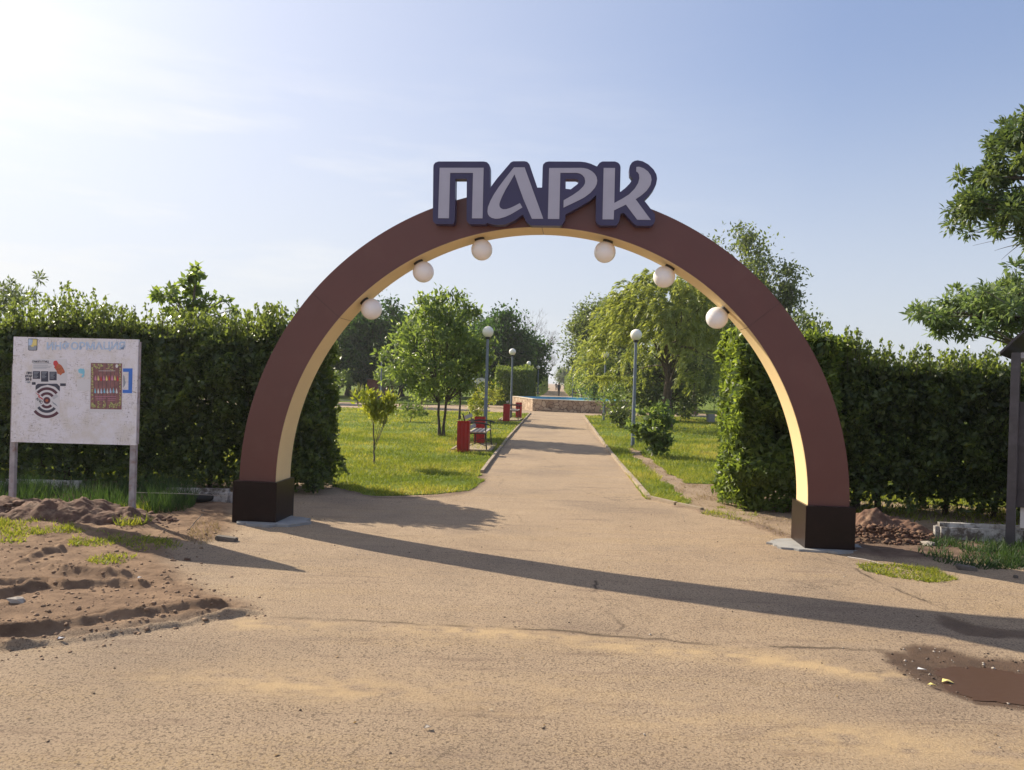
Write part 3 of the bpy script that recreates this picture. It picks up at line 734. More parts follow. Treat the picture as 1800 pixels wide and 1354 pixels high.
def scatter(poly, dens, lo=None, hi=None):
    P = np.array([(p.x, p.y) for p in poly]); x0, y0 = P.min(0); x1, y1 = P.max(0)
    if lo: x0, y0 = max(x0, lo[0]), max(y0, lo[1])
    if hi: x1, y1 = min(x1, hi[0]), min(y1, hi[1])
    n = int((x1-x0)*(y1-y0)*dens); x = x0+(x1-x0)*rng.random(n); y = y0+(y1-y0)*rng.random(n)
    s = poly_sd(x, y, P); return x[s > -.02], y[s > -.02]
def grass_on(poly, parts, label):
    Cs = []; Ls = []; Ws = []; Rn = []
    for (lo, hi, dens, L, W) in parts:
        x, y = scatter(poly, dens, lo, hi)
        f = fbm(x*.8, y*.8, 4); patch = fbm(x*.6+40, y*.6, 3)
        k = rng.random(len(x)) < np.clip(1.5-9*np.clip(patch-.47, 0, 1), .10, 1)
        x, y, f = x[k], y[k], f[k]
        Cs.append(np.stack([x, y, np.full(len(x), .006)], 1)); s = .5+rng.random(len(x)); s *= (.6+1.0*f)*(.25+1.9*np.clip(fbm(x*5, y*5, 2)-.15, 0, 1))
        Ls.append(L*s); Ws.append(np.full(len(x), W)); Rn.append(np.clip((f-.30)*2.2+.28*rng.normal(size=len(x))+.8*np.clip(patch[k]-.45, 0, 1)*3, 0, 1))
    blade_object('grass', np.concatenate(Cs), np.concatenate(Ls), np.concatenate(Ws), LF['grass'], label, rnd=np.concatenate(Rn), lean=.7)
grass_on(LPo, [((-9, 9), (2, 16), 1700, .075, .010), ((-9, 16), (2, 24), 750, .09, .015), ((-14, 24), (3, 42), 170, .08, .03)], 'sunlit short grass of the lawn left of the walk')
grass_on(RPo, [((1.5, 9), (9, 16), 1600, .075, .010), ((1.5, 16), (9, 24), 750, .095, .015), ((1.5, 24), (15, 42), 170, .09, .03)], 'sunlit short grass of the lawn right of the walk')

# ------------------------------------------------------------------ kerbs
def kerb_run(name, pts, w, h, mat, label, seglen=1.0, z=0.0, cat='kerb', jag=.006):
    root = empty(name, pts[0], 0, label, cat); o0 = Vector(pts[0]); mb = MB(); o0.z = 0
    for a, b in zip(pts[:-1], pts[1:]):
        a = Vector((a[0], a[1], 0)); b = Vector((b[0], b[1], 0)); L = (b-a).length; k = max(1, round(L/seglen)); d = (b-a).normalized()
        for i in range(k):
            p = a.lerp(b, i/k)+d*.008; q = a.lerp(b, (i+1)/k)-d*.008
            j = Vector((random.uniform(-jag, jag), random.uniform(-jag, jag), z+h/2-.05+random.uniform(-jag, jag)))
            mb.bar(p+j-o0, q+j-o0, w, h+.1)
    root.location = o0
    mb.build('kerbstone', mat, root, bevel=.008)
    return root
kerb_run('path_kerb', [LK1, at(892, 772), LK0], .07, .055, M['kerb'], 'narrow dusty kerb along the left edge of the walk')
kerb_run('path_kerb', [RK1, at(1074, 797), RK0, at(1190, 889), at(1235, 899)], .07, .05, M['kerb'], 'narrow dusty kerb along the right edge of the walk, bending outward at its near end')

# ------------------------------------------------------------------ the arch
arch = empty('entrance_arch', AC, math.atan2(ax.y, ax.x), 'brown half-round entrance arch with cream underside and ПАРК in raised letters on top', 'arch')
RO, RI, ZC, TH = 3.275, 2.862, .455, .43
PZ = .46
MW = arch.matrix_basis.copy()
def ring_pts(r, n=120, a0=0, a1=math.pi): return [(-r*math.cos(a0+(a1-a0)*i/n), ZC+r*math.sin(a0+(a1-a0)*i/n)) for i in range(n+1)]
mb = MB(); fo = ring_pts(RO); fi = ring_pts(RI)
n_ = len(fo); vs = []
for (x, z) in fo: vs += [(x, 0, z), (x, TH, z)]
for (x, z) in fi: vs += [(x, 0, z), (x, TH, z)]
fs = []
for i in range(n_-1):
    a, b = 2*i, 2*i+2; c, d = 2*n_+2*i, 2*n_+2*i+2
    fs += [(a, b, b+1, a+1), (a, c, d, b), (a+1, b+1, d+1, c+1), (c, c+1, d+1, d)]
mb.add(vs, fs); o = mb.build('arch_band', M['brown'], arch, smooth=True)
# cream soffit lining, a curved sheet a few mm proud, in four panels with joints
sf_ = MB(); joints = [0, R(40), R(90), R(140), R(180)]
for a0, a1 in zip(joints[:-1], joints[1:]):
    g = .0012; n = 40
    A_ = ring_pts(RI-.001, n, a0+g, a1-g); B_ = ring_pts(RI-.006, n, a0+g, a1-g)
    vs = []; fs = []
    for (p, q) in zip(A_, B_): vs += [(p[0], .006, p[1]), (p[0], TH-.006, p[1]), (q[0], .006, q[1]), (q[0], TH-.006, q[1])]
    for i in range(n):
        k = 4*i; fs += [(k+2, k+6, k+7, k+3), (k, k+4, k+6, k+2), (k+1, k+3, k+7, k+5)]
    fs += [(0, 2, 3, 1), (4*n, 4*n+1, 4*n+3, 4*n+2)]
    sf_.add(vs, fs)
sf_.build('soffit', M['cream'], arch, smooth=True)
seam_m = paint('brown_seam', (.06, .025, .022), .6)
for aj in (R(40), R(140)):
    sm = MB(); c_, s_ = -math.cos(aj), math.sin(aj)
    sm.bar((c_*(RI+.004), -.0012, ZC+s_*(RI+.004)), (c_*(RO-.004), -.0012, ZC+s_*(RO-.004)), .0035, .0035, up=Vector((0, 1, 0))); sm.build('panel_seam', seam_m, arch)

for sgn, xs in ((-1, (-RO-.045, -RI+.03)), (1, (RI-.03, RO+.045))):
    p = MB(); cx = (xs[0]+xs[1])/2; w = xs[1]-xs[0]
    p.box((cx, TH/2, PZ/2-.03), (w+.012, TH+.10, PZ+.06))
    p.build('pedestal', M['pedestal'], arch, bevel=.004)
# globe lamps under the arch
gl = MB(); gl.sphere((0, 0, 0), .118, 32, 20)
gm0 = MB(); gm0.lathe([(0, .0), (.055, .0), (.055, .028), (0, .028)], 20)
first = None
Lm3 = MW.inverted()
for (px, py) in [(653, 543.5), (743.5, 477), (846.5, 437.5), (1064, 440.5), (1168, 486), (1261, 558.5)]:
    q = on_plane(px, py, AP(0, .21, 0), an); l = Lm3 @ q
    th = math.atan2(l.z-ZC, l.x); rr_ = math.hypot(l.z-ZC, l.x)
    rr_ = min(rr_, RI-.006-.118-.012)
    if first is None:
        g = gl.build('globe_lamp', M['globe'], arch, smooth=True)
        mt = gm0.build('mount', M['black'], g, smooth=True); mt.location = (0, 0, .108); first = (g, mt)
    else:
        g = first[0].copy(); COL.objects.link(g); g.parent = arch
        mt = first[1].copy(); COL.objects.link(mt); mt.parent = g
    g.location = (rr_*math.cos(th), .21, ZC+rr_*math.sin(th)); g.rotation_euler = (0, math.pi/2-th, 0)
    mt.location = (0, 0, (RI-.006)-rr_-.028)
# sign plate and letters (traced outline in photograph units laid on the plane of the sign)
SW = -.13
def sgn_pt(px, py, w):
    q = on_plane(px, py, AP(0, SW, 0), an); return Lm3 @ q + Vector((0, w, 0))
def c2(p): return (p[0]/3.75+720, p[1]/3.75+260)
plate = [(153, 454), (156, 130), (158, 112), (170, 97), (190, 90), (490, 90), (510, 95), (525, 110), (530, 130), (530, 265), (575, 204), (667, 96), (682, 89), (755, 88), (775, 92), (790, 108), (842, 262), (873, 262), (877, 129), (880, 110), (895, 95), (915, 90), (1125, 91), (1160, 95), (1192, 104), (1235, 123), (1242, 112), (1254, 98), (1271, 90), (1354, 90), (1375, 98), (1387, 112), (1391, 129), (1387, 292), (1421, 266), (1450, 237), (1471, 204), (1462, 196), (1450, 179), (1447, 142), (1452, 117), (1466, 96), (1483, 86), (1504, 82), (1537, 89), (1575, 110), (1608, 142), (1627, 175), (1632, 204), (1625, 241), (1608, 275), (1583, 308), (1546, 346), (1594, 408), (1617, 438), (1619, 479), (1608, 504), (1591, 514), (1500, 514), (1479, 502), (1412, 429), (1390, 434), (1386, 470), (1375, 496), (1362, 512), (1258, 512), (1237, 500), (1227, 479), (1229, 312), (1192, 346), (1108, 396), (1027, 439), (1025, 475), (1004, 508), (991, 514), (800, 512), (771, 491), (746, 440), (691, 479), (629, 506), (575, 510), (525, 500), (512, 494), (500, 504), (400, 504), (383, 491), (375, 475), (377, 205), (301, 205), (298, 470), (294, 491), (283, 504), (171, 502), (154, 483)]
hole = [(1028, 205), (1095, 205), (1110, 212), (1114, 228), (1106, 240), (1062, 274), (1028, 270)]
pb = MB(); pb.prism([c2(p) for p in plate], [[c2(p) for p in hole]], lambda a, b_, c_: sgn_pt(a, b_, c_), 0, .115)
sign = pb.build('sign_plate', M['navy'], arch, bevel=0)
sm2 = MB()
for u in (-.55, -.2, .25, .6): sm2.box((u, -.008, ZC+RO-.12), (.05, .03, .05))
c3 = lambda p: (p[0]/9+760, p[1]/9+270)
c4 = lambda p: (p[0]/9+960, p[1]/9+270)
letters = [
 ([c3(p) for p in [(117, 228), (812, 228), (795, 1028), (628, 1026), (645, 308), (282, 308), (263, 1026), (92, 1024)]]),
 ([c3(p) for p in [(1290, 222), (1460, 222), (1755, 1035), (1575, 1035), (1440, 720), (1300, 330), (1240, 440), (1160, 570), (1100, 690), (1072, 760), (1060, 800), (1062, 835), (1080, 865), (1120, 885), (1170, 883), (1240, 860), (1310, 827), (1385, 787), (1425, 855), (1330, 912), (1240, 965), (1150, 1005), (1060, 1030), (1000, 1035), (940, 1020), (900, 992), (880, 960), (873, 920), (880, 850), (920, 750), (980, 640), (1060, 520), (1150, 400)]]),
 ([c4(p) for p in [(48, 232), (540, 230), (600, 234), (660, 248), (720, 280), (770, 325), (798, 375), (808, 430), (800, 485), (770, 545), (700, 625), (600, 700), (480, 760), (275, 858), (278, 742), (420, 660), (520, 590), (590, 520), (612, 480), (618, 440), (608, 385), (570, 340), (530, 318), (480, 308), (225, 308), (208, 1038), (28, 1036)]]),
 ([c4(p) for p in [(910, 230), (1090, 232), (1078, 785), (1200, 720), (1310, 650), (1400, 560), (1455, 470), (1475, 390), (1468, 330), (1450, 300), (1425, 285), (1428, 215), (1470, 212), (1540, 235), (1610, 285), (1655, 350), (1668, 420), (1650, 500), (1590, 590), (1500, 670), (1415, 725), (1655, 1052), (1440, 1048), (1262, 810), (1180, 850), (1074, 900), (1068, 1045), (892, 1043)]])]
for l in letters:
    lb = MB(); lb.prism(l, [], lambda a, b_, c_: sgn_pt(a, b_, c_), -.006, -.0005); lb.build('letter', M['letter'], sign)
# concrete aprons
for (px, py, rx, ry, lab) in ((470, 921, .42, .30, 'rough pale concrete pad under the left foot of the arch'), (1442, 966, .50, .33, 'rough pale concrete pad under the right foot of the arch')):
    c_ = at(px, py)+an*.14; c_.z = 0; mbp = MB(); loop = [(c_.x+rx*math.cos(t)*random.uniform(.88, 1.1), c_.y+ry*math.sin(t)*random.uniform(.88, 1.12)) for t in [2*math.pi*i/40 for i in range(40)]]
    mbp.prism(loop, [], lambda a, b_, k: Vector((a, b_, k)), -.06, .022); o = mbp.build('concrete_pad', M['concrete']); tag(o, lab, 'concrete pad')

# ------------------------------------------------------------------ hedges by the entrance
def aw(px, py, z=0): return at(px, py, z)
HL_b = at(548, 872); HL_a = HL_b-ax*7.6
hedge('clipped_hedge', 'tall leafy dark green hedge behind the notice board, left of the arch', HL_a, HL_b, 1.25, .04, 2.22, 90000, .080, .044, LF['hedge'], 3, shoot_h=.52, shoots=2.6, thin_low=.12, rough=.27)
HR_a = at(1292, 900)
hedge('clipped_hedge', 'sunlit end of the right hedge, seen through the arch beside its right leg', HR_a, HR_a+ax*1.35, 1.5, .03, 2.32, 32000, .112, .046, LF['hedge_sun'], 5, shoots=.8, shoot_h=.25, rough=.24, thin_low=.3)
HR2 = HR_a+ax*1.42+an*.12
hedge('clipped_hedge', 'tall dark hedge with bare stems at its foot, between the arch and the kiosk', HR2, HR2+ax*6.2, 1.25, .12, 2.04, 76000, .082, .046, LF['hedge'], 8, shoot_h=.55, shoots=2.6, thin_low=.42, rough=.27)

# whitewashed kerbs at the hedge feet
def low_kerb(p0, p1, lab):
    mb = MB(); a = Vector(p0); b = Vector(p1); k = max(1, round((b-a).length/1.0)); d = (b-a).normalized()
    root = empty('whitewashed_kerb', a, 0, lab, 'kerb')
    for i in range(k):
        p = a.lerp(b, i/k)+d*.01-a; q = a.lerp(b, (i+1)/k)-d*.01-a; p.z = q.z = .08+random.uniform(-.01, .01)
        mb.bar(p, q, .14, .24)
    mb.build('kerbstone', M['whitewash'], root, bevel=.045)
low_kerb(at(-900, 848), at(150, 872), 'flaking whitewashed kerb at the foot of the hedge behind the notice board')
low_kerb(at(285, 884), at(410, 886), 'short flaking whitewashed kerb beside the left foot of the arch')
low_kerb(at(1640, 948), at(2300, 978), 'flaking whitewashed kerb at the foot of the hedge by the kiosk')

# ------------------------------------------------------------------ notice board
BZ = .10
bp0 = at(18, 888, BZ); bp1 = at(231, 905, BZ)
bx = (bp1-bp0); bx.z = 0; bx.normalize(); bn = Vector((bx.y, -bx.x, 0))      # bn points to the camera
board = empty('notice_board', Vector((bp0.x, bp0.y, 0)), 0, 'scuffed white notice board on two posts with posters and faded ИНФОРМАЦИЯ heading', 'notice board')
bO = Vector((bp0.x, bp0.y, 0)); BP = Vector((bp0.x, bp0.y, 1))+bn*.03
def bpt(px, py, w=0.0): return on_plane(px, py, BP, bn)+bn*w-bO
def bprism(loop, w0, w1, name, mat, parent, holes=[]):
    mb = MB(); mb.prism(loop, [h for h in holes], lambda a, b_, c_: bpt(a, b_, c_), w0, w1)
    return mb.build(name, mat, parent)
bprism([(24, 592), (243, 597), (238.5, 783), (19, 777)], -.02, 0, 'panel', M['board'], board)
for px, py, top in ((21.5, 888, 640), (232, 905, 612)):
    foot = on_plane(px, py, BP-bn*.045, bn); foot.z = -.05; topz = on_plane(px, top, BP-bn*.045, bn).z
    xoff = 0.012
    mb = MB(); mb.bar(foot-bO, Vector((foot.x, foot.y, topz))-bO, .062, .05); mb.build('post', M['post_metal'], board, bevel=.004)
mb = MB(); a = bpt(244.3, 601, -.02); b = bpt(239.8, 781, -.02); mb.bar(a, b, .012, .02); mb.build('edge_rail', M['post_metal'], board)
def b7(p): return (p[0]/7.826+20, p[1]/7.826+590)
def rect7(x0, y0, x1, y1, sk=0): return [b7(p) for p in ((x0, y0), (x1, y0+sk), (x1-sk, y1+sk), (x0-sk, y1))]
W1 = .0015
# emblem
em = bprism([b7(p) for p in [(232, 42), (360, 45), (356, 190), (350, 206), (295, 208), (240, 206), (230, 190)]], 0, W1, 'emblem', M['ink'], board)
bprism([b7(p) for p in [(238, 50), (295, 51), (293, 140), (235, 138)]], W1, W1*1.6, 'emblem_field', M['pale_blue'], em)
bprism([b7(p) for p in [(297, 51), (353, 52), (350, 140), (295, 140)]], W1, W1*1.6, 'emblem_field', M['yellow_print'], em)
bprism([b7(p) for p in [(235, 142), (350, 143), (347, 188), (343, 200), (245, 199), (237, 186)]], W1, W1*1.6, 'emblem_field', M['grey_print'], em)
bprism([b7(p) for p in [(292, 90), (303, 130), (325, 128), (312, 150), (296, 158), (276, 150), (262, 128), (284, 132)]], W1*1.6, W1*2.2, 'emblem_plant', M['yellow_print'], em)
bux = (bpt(238, 783)-bpt(19, 777)).normalized(); buz = Vector((0, 0, 1)); buz = (buz-bux*buz.dot(bux)).normalized()
def btext(txt, x, y, hpx, mat, w=W1, bold=.0, ws=1.0, name='lettering', parent=None, align='CENTER'):
    P = bpt(*b7((x, y)), w); s = hpx/7.826*8.9/F/.72
    return text_part(txt, s, P, bux, buz, mat, parent or board, name, .0006, bold*s, align, ws)
btext('ИНФОРМАЦИЯ', 1020, 150, 92, M['pale_blue'], bold=.03, ws=1.28)
# bird flu poster
bf = bprism(rect7(290, 320, 765, 655, 4), 0, W1, 'poster', M['paper'], board)
btext('ГРИПП ПТИЦ', 400, 362, 26, M['ink'], W1*1.5, .03, 1.1, 'heading', bf)
for k, (y, w_) in enumerate(((383, 240), (405, 200), (420, 250), (438, 230), (447, 180))):
    bprism(rect7(305, y, 305+w_, y+5), W1, W1*1.5, 'text_line', M['grey_print'], bf)
for x0, y0, y1 in ((298, 490, 597), (410, 492, 635), (525, 497, 617)):
    bxm = bprism(rect7(x0, y0, x0+100, y1), W1, W1*1.5, 'text_box', M['ink'], bf)
    for j in range(5): bprism(rect7(x0+12, y0+14+j*18, x0+82-(j*13 % 30), y0+21+j*18), W1*1.5, W1*2, 'box_line', M['grey_print'], bxm)
rs_ = bprism([b7(p) for p in [(580, 375), (590, 352), (620, 345), (635, 360), (650, 385), (690, 410), (715, 450), (735, 490), (738, 510), (700, 525), (680, 548), (660, 530), (635, 525), (628, 490), (610, 465), (590, 440), (600, 420), (582, 405)]], W1*1.5, W1*2.2, 'rooster_picture', M['rooster'], bf)
bprism([b7(p) for p in [(580, 375), (590, 350), (622, 343), (640, 365), (640, 400), (620, 420), (612, 450), (598, 440), (604, 418), (586, 408)]], W1*2.2, W1*2.8, 'rooster_comb', M['red_print'], rs_)
btext('ПРО', 248, 519, 30, M['ink'], bold=.05); btext('КВАР', 238, 563, 30, M['ink'], bold=.05); btext('200 0', 235, 605, 30, M['ink'], bold=.05); btext('+ 860', 228, 643, 24, M['grey_print'], bold=.03)
bprism(rect7(283, 640, 335, 678), 0, W1, 'label_strip', M['ink'], board); bprism(rect7(672, 658, 750, 695), 0, W1, 'label_strip', M['ink'], board)
# ring poster
rp_ = bprism(rect7(330, 665, 665, 1140, 0), 0, W1*.8, 'poster', M['paper'], board)
bprism([b7(p) for p in [(335, 750), (335, 690), (365, 663), (630, 663), (668, 700), (668, 770), (600, 705), (500, 678), (410, 700)]], W1, W1*1.4, 'print_corner', M['ink'], rp_)
def arc(cx, cy, r0, r1, a0, a1, n=18):
    o_ = [(cx+r1*math.cos(R(a0+(a1-a0)*i/n)), cy-r1*math.sin(R(a0+(a1-a0)*i/n))) for i in range(n+1)]
    i_ = [(cx+r0*math.cos(R(a0+(a1-a0)*i/n)), cy-r0*math.sin(R(a0+(a1-a0)*i/n))) for i in range(n, -1, -1)]
    return [b7(p) for p in o_+i_]
for (r0, r1, a0, a1, mt) in ((146, 184, 36, 140, 'plum'), (80, 116, 36, 140, 'plum'), (62, 98, 218, 318, 'plum'), (122, 160, 214, 320, 'ink'), (192, 232, 218, 315, 'plum')):
    cy = 895 if a0 < 180 else 905; bprism(arc(490, cy, r0, r1, a0, a1), W1, W1*1.4, 'ring', M[mt], rp_)
bprism([b7((490+48*math.cos(R(a)), 893+48*math.sin(R(a)))) for a in range(0, 360, 15)], W1, W1*1.4, 'disc', M['plum'], rp_)
bprism([b7((490+20*math.cos(R(a)), 893+20*math.sin(R(a)))) for a in range(0, 360, 30)], W1*1.4, W1*1.8, 'disc_centre', M['rooster'], rp_)
bprism([b7(p) for p in [(330, 782), (395, 822), (385, 835), (440, 872), (432, 884), (366, 842), (380, 830)]], W1, W1*1.6, 'zigzag', M['red_print'], rp_)
P_ = bpt(*b7((385, 897)), W1*1.2); ux2 = (bux*math.cos(R(-35))+buz*math.sin(R(-35))); uz2 = (buz*math.cos(R(-35))-bux*math.sin(R(-35)))
text_part('АЧС', 38/7.826*8.9/F/.72, P_, ux2, uz2, M['ink'], rp_, 'lettering', .0006, .0015)
for k in range(4):
    x, y = 560+k*7, 868-k*0+k*9-20; bprism([b7(p) for p in ((x, y), (x+62, y-42), (x+64, y-38), (x+2, y+4))], W1, W1*1.3, 'text_line', M['grey_print'], rp_)
    x, y = 560+k*6, 905+k*9; bprism([b7(p) for p in ((x, y), (x+60, y+42), (x+58, y+46), (x-2, y+4))], W1, W1*1.3, 'text_line', M['grey_print'], rp_)
# brown poster
bprism(rect7(1080, 372, 1535, 1050, 8), 0, W1*.6, 'poster_sheet', M['paper'], board)
bp_ = bprism(rect7(1095, 376, 1525, 1010, 8), W1*.6, W1, 'poster', M['poster_brown'], board)
for k in range(7):
    x = 1150+k*54; bprism([b7(p) for p in ((x, 380), (x+4, 380), (x-4, 1010), (x-8, 1010))], W1, W1*1.2, 'plank_line', M['ink'], bp_)
rd = random.Random(3)
lf = MB()
spots = [(1105+rd.random()*150, 385+rd.random()*70) for _ in range(22)]+[(1310+rd.random()*95, 385+rd.random()*90) for _ in range(16)]+[(1470+rd.random()*45, 385+rd.random()*70) for _ in range(8)]
spots += [(1095+rd.random()*30, 450+rd.random()*500) for _ in range(40)]+[(1490+rd.random()*30, 450+rd.random()*500) for _ in range(40)]
spots += [(1090+rd.random()*80, 930+rd.random()*75) for _ in range(16)]+[(1190+rd.random()*110, 900+rd.random()*100) for _ in range(22)]+[(1340+rd.random()*160, 920+rd.random()*85) for _ in range(26)]
for k, (x, y) in enumerate(spots):
    a = rd.random()*6.28; l = 16+rd.random()*20; w_ = l*.3; dx, dy = math.cos(a), math.sin(a)
    x = min(max(x, 1098+l*.5), 1515-l*.5); y = min(max(y, 385+l*.5), 1002-l*.5)
    lp = [b7((x-dx*l*.5, y-dy*l*.5)), b7((x-dy*w_, y+dx*w_)), b7((x+dx*l*.5, y+dy*l*.5)), b7((x+dy*w_, y-dx*w_))]
    vv = [bpt(p[0], p[1], W1*1.2+k*.00001) for p in lp]; lf.add(vv, [(0, 1, 2, 3)])
lf.build('leaf_border', M['poster_leaf'], bp_, fix=False)
cols = ['pink_print', 'cyan_print', 'yellow_print', 'white_print', 'red_print', 'pale_blue']
for row, (y0, n, x0, x1) in enumerate(((600, 9, 1160, 1465), (770, 8, 1155, 1450))):
    for i in range(n):
        x = x0+(x1-x0)*i/(n-1); s_ = rd.uniform(-6, 6)
        bprism([b7(p) for p in ((x-14, y0+s_+10), (x-7, y0-30+s_), (x-2, y0-52+s_), (x+4, y0-30+s_), (x+15, y0+12+s_), (x, y0+25+s_))], W1*1.2, W1*1.6, 'bright_letter', M[cols[(i*2+row) % 6]], bp_)
for y, x0, x1 in ((484, 1200, 1430), (836, 1150, 1440), (862, 1170, 1300), (864, 1330, 1440), (885, 1170, 1280), (888, 1330, 1430)):
    bprism(rect7(x0, y, x1, y+5), W1*1.2, W1*1.5, 'text_line', M['pink_print'] if y > 800 else M['white_print'], bp_)
bprism([b7((1452+18*math.cos(R(a)), 420+26*math.sin(R(a)))) for a in range(0, 360, 30)], W1*1.3, W1*1.6, 'badge', M['white_print'], bp_)
# blue frame poster, torn behind the brown one
bl = bprism([b7(p) for p in ((1537, 452), (1668, 452), (1660, 795), (1530, 790), (1531, 745), (1610, 748), (1614, 500), (1537, 500))], 0, W1*.9, 'blue_poster', M['blue_print'], board)
bprism([b7(p) for p in ((1540, 540), (1555, 560), (1562, 620), (1575, 640), (1560, 690), (1540, 720))], 0, W1, 'dark_figure', M['grey_print'], bl)
bprism([b7(p) for p in ((918, 470), (950, 452), (1000, 460), (1010, 500), (1000, 560), (978, 582), (965, 560), (985, 530), (950, 520), (925, 510))], 0, W1*.6, 'torn_scrap', M['cyan_print'], board)
bprism(rect7(905, 600, 1075, 760), 0, W1*.3, 'paper_remnant', M['paper'], board)
# ------------------------------------------------------------------ kiosk at the right edge
kb = at(1775, 966); kd = ax.copy(); kn = an.copy()
kiosk = empty('kiosk', kb, R(-38), 'kiosk with dark steel frame, curved dark roof and white ribbed cladding at the right edge', 'kiosk')
KH = 2.13
for (x, y) in ((0, 0), (2.4, 0), (0, 2.2), (2.4, 2.2)):
    mb = MB(); mb.box((x, y, KH/2-.03), (.085, .085, KH+.06)); mb.build('post', M['frame_dark'], kiosk, bevel=.004)
mb = MB()
for z in (KH-.03, ):
    mb.box((1.2, 0, z), (2.315, .06, .06)); mb.box((1.2, 2.2, z), (2.315, .06, .06)); mb.box((0, 1.1, z), (.06, 2.11, .06)); mb.box((2.4, 1.1, z), (.06, 2.11, .06))
mb.build('top_beam', paint('galvanised_beam', (.30, .30, .33), .4, .1), kiosk)
mb = MB(); mb.box((.085, .16, 1.36), (.17, .05, .48)); mb.box((.062, .16, .88), (.11, .05, .48)); mb.box((.085, .16, .55), (.12, .05, .2)); mb.box((1.2, .13, 1.62), (2.25, .04, .1)); mb.build('inner_frame', M['frame_dark'], kiosk)
mb = MB(); pr_ = []
x = .07
while x < 2.36: pr_ += [(x, .18), (x+.045, .18), (x+.055, .192), (x+.085, .192)]; x += .095
vs = [(p[0], p[1], z) for z in (.22, 1.60) for p in pr_]; k = len(pr_)
mb.add(vs, [(i, i+1, i+1+k, i+k) for i in range(k-1)]); mb.build('cladding', M['wall_white'], kiosk, fix=False)
mb = MB(); n = 20
for i in range(n+1):
    t = 2*i/n-1; xx = 1.2+1.34*t; zz = KH-.03+.95*(1-abs(t)**1.7)
    mb.v += [(xx, -.12, zz), (xx, 2.3, zz), (xx, -.12, zz+.035), (xx, 2.3, zz+.035)]
for i in range(n):
    k = 4*i; mb.f += [[k, k+4, k+5, k+1], [k+2, k+3, k+7, k+6], [k, k+2, k+6, k+4], [k+1, k+5, k+7, k+3]]
mb.f += [[0, 1, 3, 2], [4*n, 4*n+2, 4*n+3, 4*n+1]]
mb.build('curved_roof', M['roof_dark'], kiosk, smooth=True)

# ------------------------------------------------------------------ lamp posts
def make_lamp():
    root = empty('lamp_post', (0, 0, 0))
    mb = MB(); mb.lathe([(.085, -.05), (.085, .03), (.05, .05)], 16); mb.build('base_collar', M['black'], root, smooth=True)
    mb = MB(); mb.lathe([(.052, 0), (.050, 1.2), (.044, 1.22), (.040, 2.70), (.036, 2.82)], 16); mb.build('pole', M['pole'], root, smooth=True)
    mb = MB(); mb.lathe([(.0, 2.80), (.05, 2.80), (.075, 2.84), (.07, 2.865), (0, 2.865)], 16); mb.build('fitter', M['black'], root, smooth=True)
    mb = MB(); mb.sphere((0, 0, 3.0), .155, 28, 18); mb.build('globe', M['globe_warm'], root, smooth=True)
    return root
lamp0 = make_lamp(); first = True
for px, py, d_, lab in ((852, 775, None, 'lamp post with round white globe beside the nearest bench'),
                   (898, 735, None, 'lamp post with round white globe beside the second bench, before the clipped hedge'),
                   (928, 712, 55, 'lamp post whose globe shows above the big clipped hedge left of the far alley'),
                   (945, 703, 69, 'distant lamp post by the small red bench left of the far alley'),
                   (1112, 786, None, 'lamp post with round white globe beside the small shrub, right of the walk'),
                   (1061, 740, None, 'lamp post whose head is hidden in the willow, by the fountain wall'),
                   (1029, 712, 55, 'distant lamp post against the willow, right of the fountain'),
                   (1006, 701, 76, 'farthest lamp post, over the clipped hedge right of the far alley'),
                   (669, 712, None, 'lone lamp post out on the left lawn, behind the yellow-green sapling')):
    g = at(px, py) if d_ is None else atd(px, py, d_)
    o = lamp0 if first else copy_tree(lamp0); first = False
    o.location = (g.x, g.y, 0); tag(o, lab, 'lamp post', 'globe lamp posts of the park')
    o.rotation_euler = (R(random.uniform(-.3, .3)), R(random.uniform(-.5, .2)), 0)

# ------------------------------------------------------------------ benches and bins
def make_bench():
    """sits along local y (0 near end), faces +x"""
    root = empty('park_bench', (0, 0, 0))
    Ln = 1.5
    for y in (.06, Ln-.06):
        mb = MB()
        mb.tube([(.46, y, -.02), (.44, y, .2), (.42, y, .42)], .016, 8); mb.tube([(.02, y, -.02), (.05, y, .2), (.04, y, .42)], .016, 8)
        mb.tube([(.02, y, .41), (.44, y, .41)], .014, 8); mb.tube([(.04, y, .42), (-.05, y, .62), (-.13, y, .86)], .015, 8)
        mb.tube([(-.06, y, .62), (.12, y, .66), (.34, y, .655), (.50, y, .62), (.515, y, .60)], .019, 8)
        mb.tube([(.43, y, .42), (.42, y, .54), (.40, y, .645)], .013, 8)
        mb.tube([(.05, y, .12), (.24, y, .2), (.44, y, .12)], .010, 6)
        mb.build('end_frame', M['black'], root, smooth=True)
    for i, x in enumerate((.06, .17, .28, .39)):
        mb = MB(); mb.box((x, Ln/2, .44), (.085, Ln, .028)); mb.build('seat_slat', M['wood_light'], root, bevel=.004)
    for i in range(3):
        t = .25+.28*i; c = Vector((.04-.17*t+.03, Ln/2, .42+.44*t)); rot = Matrix.Rotation(R(-22), 3, 'Y')
        mb = MB(); mb.box(c, (.025, Ln, .085), rot); mb.build('back_slat', M['wood_dark'] if i % 2 else M['wood_light'], root, bevel=.004)
    return root
